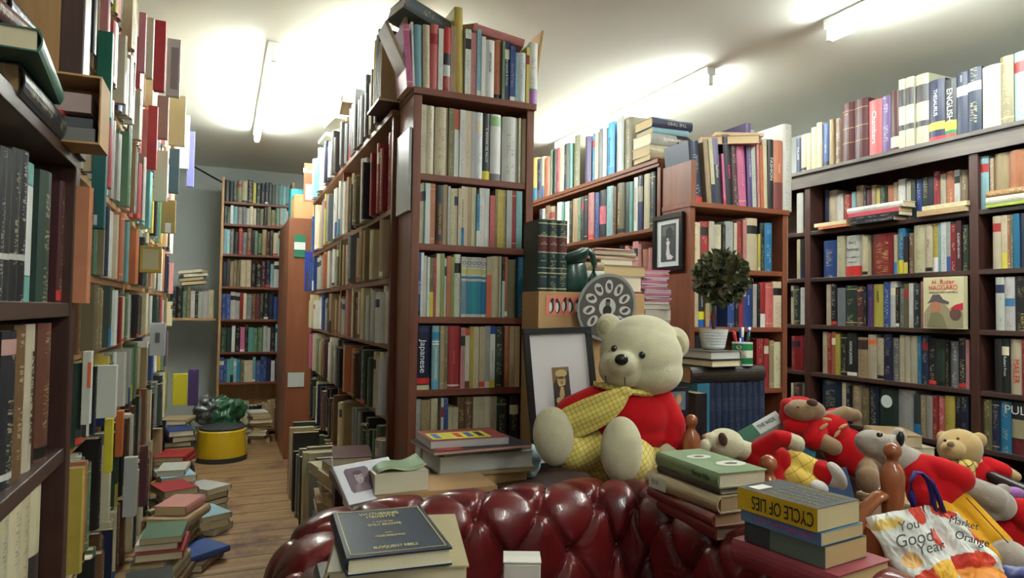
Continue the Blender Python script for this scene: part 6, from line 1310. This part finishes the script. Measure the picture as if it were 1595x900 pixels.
# ------------------------------------------------------------------ turned wooden chair posts
def finial(px, pytop, pybot, d, wpx, parent, zfloor=0):
    c = C(px, pytop, d); r_ = wpx*d/FPX/2; hh = (pybot-pytop)*d/FPX
    T = Matrix.Translation((c.x, c.y, 0)); zt2 = c.z
    prof = [(.8*r_, zfloor), (.8*r_, zt2-hh-.25), (1.0*r_, zt2-hh-.1)]
    k = r_*2
    prof += [(1.3*r_, zt2-k*2.6), (1.42*r_, zt2-k*2.0), (1.2*r_, zt2-k*1.55), (.75*r_, zt2-k*1.25), (.55*r_, zt2-k*1.08), (.62*r_, zt2-k*1.0)]
    prof += [(r_*math.sin(a_), zt2-r_-r_*math.cos(a_)) for a_ in [math.pi*(.22+.78*i/9) for i in range(10)]]
    prof[-1] = (.0005, zt2)
    q = MB(); q.lathe(prof, T, 28); return obj('post', q, M['turned'], parent, smooth=True)
ch = thing('wooden_chair', 'wooden chair back with turned ball-top posts and curved rail before the soft toys', 'chair', C(1300, 850, 1.5))
ch.location = (*C(1300, 850, 1.5)[:2], 0); WM[ch.name] = Matrix.Translation(ch.location)
finial(1197, 708, 745, 1.62, 27, ch); finial(1390, 689, 790, 1.42, 26, ch)
pA, pB = C(1197, 790, 1.62), C(1390, 830, 1.42)
q = MB(); n = 16
for layer in range(1):
    for i in range(n+1):
        s_ = i/n; p = pA.lerp(pB, s_); hgt = .02+.05*(math.sin(math.pi*s_)**.6 if s_ < .5 else 1-(1-s_)*.0)*1
    pts = []
for i in range(n+1):
    s_ = i/n; p = pA.lerp(pB, s_); up_ = .03+.055*math.sin(math.pi*min(1, s_))**.7; pts.append((p, up_))
dirv = (pB-pA); dirv.z = 0; dirv.normalize(); nv_ = Vector((-dirv.y, dirv.x, 0))*.009
vs = []
for p, u_ in pts: vs += [p+nv_+Vector((0, 0, -.12)), p+nv_+Vector((0, 0, u_-.06)), p-nv_+Vector((0, 0, u_-.06)), p-nv_+Vector((0, 0, -.12))]
b0 = q.verts(vs)
for i in range(n):
    for j in range(4): a = b0+i*4; q.face((a+j, a+(j+1) % 4, a+4+(j+1) % 4, a+4+j))
q.face((b0, b0+3, b0+2, b0+1)); q.face((b0+n*4, b0+n*4+1, b0+n*4+2, b0+n*4+3)); obj('back_rail', q, M['turned'], ch, bevel=.002)
ch2 = thing('wooden_chair', 'turned wooden post with ball top standing just right of the big bear', 'chair', (*C(1077, 700, 1.86)[:2], 0))
finial(1077, 645, 690, 1.83, 20, ch2)
# curved wooden arm left of the large post
q = MB(); pts = [C(1326+5*i, 865-24*i+1.25*i*i, 1.40) for i in range(14)]
arm = [C(x, y, 1.42) for x, y in ((1322, 880), (1328, 845), (1337, 815), (1350, 790), (1366, 774), (1386, 768))]
q.tube(arm, [.02]*6, 12, flat=.6); obj('curved_arm', q, M['turned'], ch, smooth=True)

# ------------------------------------------------------------------ tote bag
mT = mat('printed_bag_plastic', (214, 212, 204), .4); M['tote'] = mT
uvn = N(mT, 'ShaderNodeUVMap'); uvn.uv_map = 'UVMap'
vo = N(mT, 'ShaderNodeTexVoronoi', feature='F1', i_Scale=4.6); vo.inputs['Randomness'].default_value = .85; L(mT, uvn.outputs[0], vo.inputs['Vector'])
lt2 = N(mT, 'ShaderNodeMath', operation='LESS_THAN'); lt2.inputs[1].default_value = .24; L(mT, vo.outputs['Distance'], lt2.inputs[0])
spc = N(mT, 'ShaderNodeSeparateColor'); L(mT, vo.outputs['Color'], spc.inputs[0])
g2 = N(mT, 'ShaderNodeMath', operation='GREATER_THAN'); g2.inputs[1].default_value = .55; L(mT, spc.outputs[0], g2.inputs[0])
mm = N(mT, 'ShaderNodeMath', operation='MULTIPLY'); L(mT, lt2.outputs[0], mm.inputs[0]); L(mT, g2.outputs[0], mm.inputs[1])
rmp = N(mT, 'ShaderNodeValToRGB'); rmp.color_ramp.elements[0].color = (*lin((214, 66, 34)), 1); rmp.color_ramp.elements[1].color = (*lin((232, 170, 50)), 1); L(mT, spc.outputs[1], rmp.inputs[0])
mxx = N(mT, 'ShaderNodeMix', data_type='RGBA'); mxx.inputs['A'].default_value = (*lin((212, 210, 204)), 1); L(mT, mm.outputs[0], mxx.inputs['Factor']); L(mT, rmp.outputs[0], mxx.inputs['B']); L(mT, mxx.outputs['Result'], BS(mT).inputs['Base Color'])
bag = thing('tote_bag', 'white shopping bag with orange fruit print and blue handles at lower right', 'bag', C(1440, 880, 1.2))
dT = 1.2
def sheet(c0, c1, c2, c3, name, dback, NU=80, NV=80, seed=0, fruit=()):
    """c0..c3: top-left, top-right, bottom-right, bottom-left"""
    q = MB(); c0, c1, c2, c3 = [C(*c) for c in (c0, c1, c2, c3)]; away = (c1-c0).cross(c3-c0).normalized()
    if away.dot(CF) < 0: away = -away
    def pt(i, j, side):
        u_, v_ = i/NU, j/NV; p = c0.lerp(c1, u_).lerp(c3.lerp(c2, u_), v_); e_ = min(1, 6*min(u_, 1-u_, v_+.02))
        cr_ = .007*(mnoise.noise(Vector((u_*4+seed, v_*5, 1)))+.5*abs(mnoise.noise(Vector((u_*11, v_*11+seed, 3)))))
        bul = .028*(math.sin(math.pi*u_)**.5)*min(1, .25+v_*1.2)
        return p+away*((-bul if side == 0 else bul*.4)+cr_*1.6)
    for side in (0, 1):
        b0 = q.verts([pt(i, j, side) for j in range(NV+1) for i in range(NU+1)])
        for j in range(NV):
            for i in range(NU):
                a = b0+j*(NU+1)+i; f = (a, a+1, a+NU+2, a+NU+1); uvs = [((k_ % (NU+1))/NU, 1-(k_//(NU+1))/NV) for k_ in [x-b0 for x in f]]
                uc, vc_ = (i+.5)/NU, (j+.5)/NV; colr = lin((214, 212, 206))
                for fu, fv, ru, rv, fc in fruit:
                    if ((uc-fu)/ru)**2+((vc_-fv)/rv)**2 < 1+.35*mnoise.noise(Vector((uc*9, vc_*9, fu*7))): colr = lin(fc)
                q.face(f if side else f[::-1], colr, (0, 0, 0, 0), uvs if side else uvs[::-1])
    o = obj(name, q, M['vc'], bag, smooth=True); return o, (c0, c1, c2, c3, away)
o1, g1 = sheet((1440, 786, dT), (1490, 800, dT), (1600, 925, dT-.06), (1470, 940, dT-.08), 'bag_front', 0, seed=3, fruit=((.45, .03, .35, .09, (206, 60, 36)), (.9, .3, .16, .1, (206, 60, 40)), (.35, .62, .3, .09, (200, 50, 34)), (.6, .6, .2, .1, (214, 66, 36)), (.5, .8, .5, .12, (226, 140, 44)), (.8, .9, .3, .1, (224, 110, 40))))
o2, g2_ = sheet((1348, 806, dT-.01), (1436, 788, dT-.01), (1512, 930, dT-.09), (1430, 960, dT-.1), 'bag_side', 0, seed=9, fruit=((.85, .08, .13, .12, (206, 60, 36)), (.25, .12, .25, .06, (224, 190, 110)), (1.0, .38, .2, .12, (206, 60, 38)), (.3, .52, .16, .08, (226, 176, 110)), (.45, .75, .35, .11, (208, 64, 36)), (.75, .7, .26, .1, (230, 176, 56)), (.3, .9, .3, .1, (224, 130, 40))))
def bagtext(g, s, u_, v_, size, off=.034):
    c0, c1, c2, c3, away = g; o_ = c0.lerp(c1, u_).lerp(c3.lerp(c2, u_), v_)-away*off; ex = (c1-c0).normalized(); ez = away.cross(ex); ez = ez if ez.z > 0 else -ez
    T = Matrix(((ex.x, ez.x, -away.x, o_.x), (ex.y, ez.y, -away.y, o_.y), (ex.z, ez.z, -away.z, o_.z), (0, 0, 0, 1)))
    text(s, T, size, (40, 40, 38), bag, 'bag_lettering', shear=.3)
bagtext(g2_, 'You', .45, .2, .022); bagtext(g2_, 'Good', .42, .34, .028); bagtext(g2_, 'Year', .6, .46, .024)
bagtext(g1, 'Market', .5, .2, .018); bagtext(g1, 'Orange', .5, .38, .02)
for k, pts in enumerate((((1424, 795), (1420, 770), (1419, 748), (1426, 735), (1436, 737)), ((1436, 737), (1446, 750), (1452, 770), (1455, 795)))):
    ps = [C(x, y, dT-.005) for x, y in pts]; q = MB(); q.tube(ps, .0075, 8, flat=.35); obj('handle', q, mat('blue_webbing', (34, 32, 120), .5), bag, smooth=True)
q = MB(); q.tube([C(x, y, dT-.012) for x, y in ((1436, 737), (1452, 752), (1462, 775), (1470, 797))], .0075, 8, flat=.35); obj('handle', q, mat('blue_webbing', (34, 32, 120), .5), bag, smooth=True)
o = blobs('plastic_bag', [E(1582, 893, 1.15, 22, 14, 14)], mat('blue_yellow_wrapper', (60, 66, 120), .4), voxel=.004, smooth=3, noise=.01); tag(o, 'dark blue wrapper at the bottom right corner', 'wrapper')

# ------------------------------------------------------------------ make the books
# how much of each book the camera sees: rays against every solid
def seen_counts(step=5):
    V, Fc, own = [], [], []
    for o in list(bpy.data.objects):
        if o.type != 'MESH' or o.name.startswith(('ceiling', 'wall', 'floor')): continue
        mw = Matrix.Translation(o.location) if o.parent is None else Matrix()
        if o.name.startswith('button'): continue
        n_ = len(V); V += [mw @ v.co for v in o.data.vertices]
        for p in o.data.polygons: Fc.append([n_+k for k in p.vertices]); own.append(-1)
    for i_, B in enumerate(BOOKS):
        w, h, d = B['w']/2, B['h'], B['d']; n_ = len(V)
        V += [B['T'] @ Vector((x, y, z)) for z in (0, h) for y in (0, d) for x in (-w, w)]
        for q in ((0, 2, 3, 1), (4, 5, 7, 6), (0, 1, 5, 4), (2, 6, 7, 3), (0, 4, 6, 2), (1, 3, 7, 5)): Fc.append([n_+k for k in q]); own.append(i_)
    tree = BVHTree.FromPolygons(V, Fc); cnt = [0]*len(BOOKS)
    for py in range(2, 900, step):
        for px in range(2, 1595, step):
            h_ = tree.ray_cast(CO, ray(px, py).normalized())
            if h_[2] is not None and own[h_[2]] >= 0: cnt[own[h_[2]]] += 1
    return cnt
SEEN = seen_counts()
LIMIT = 292
order = sorted(range(len(BOOKS)), key=lambda i: (not (BOOKS[i]['after'] and SEEN[i] > 3), -SEEN[i]))[:LIMIT]
single = set(order); seen = {}
rest = MB(); rest_p = MB()
for i, B in enumerate(BOOKS):
    if i in single:
        q, pg = MB(), MB(); book_geo(q, pg, B['T'], B['w'], B['h'], B['d'], B['c'], B['bands'], B['ink'], B['round_'], B['over'], B['pagecol'])
        loc = B['T'].translation.copy(); inv = Matrix.Translation(-loc)
        q.v = [tuple(Vector(v)-loc) for v in q.v]
        o = obj('book', q, M['book']); o.location = loc; WM[o.name] = Matrix.Translation(loc)
        lb = B['label']
        tag(o, lb, 'magazine' if 'magazine' in lb and 'book' not in lb else 'book', B['group'])
        obj('pages', pg, M['page'], o)
        if B['after']: B['after'](o, B)
    elif B['area'] > 0 or True:
        book_geo(rest, rest_p, B['T'], B['w'], B['h'], B['d'], B['c'], B['bands'], B['ink'], B['round_'], B['over'], B['pagecol'])
n0 = len(rest.v); rest.v += rest_p.v
for f, c in zip(rest_p.f, rest_p.c): rest.face([k+n0 for k in f], c, mi=1)
o = link('shelved_books', rest.mesh('shelved_books'), [M['book'], M['page']]); tag(o, 'the many smaller and more distant books crowding the shelves', 'books', None, 'stuff')
print('books', len(BOOKS), 'seen', sum(1 for c in SEEN if c), 'least', SEEN[order[-1]])
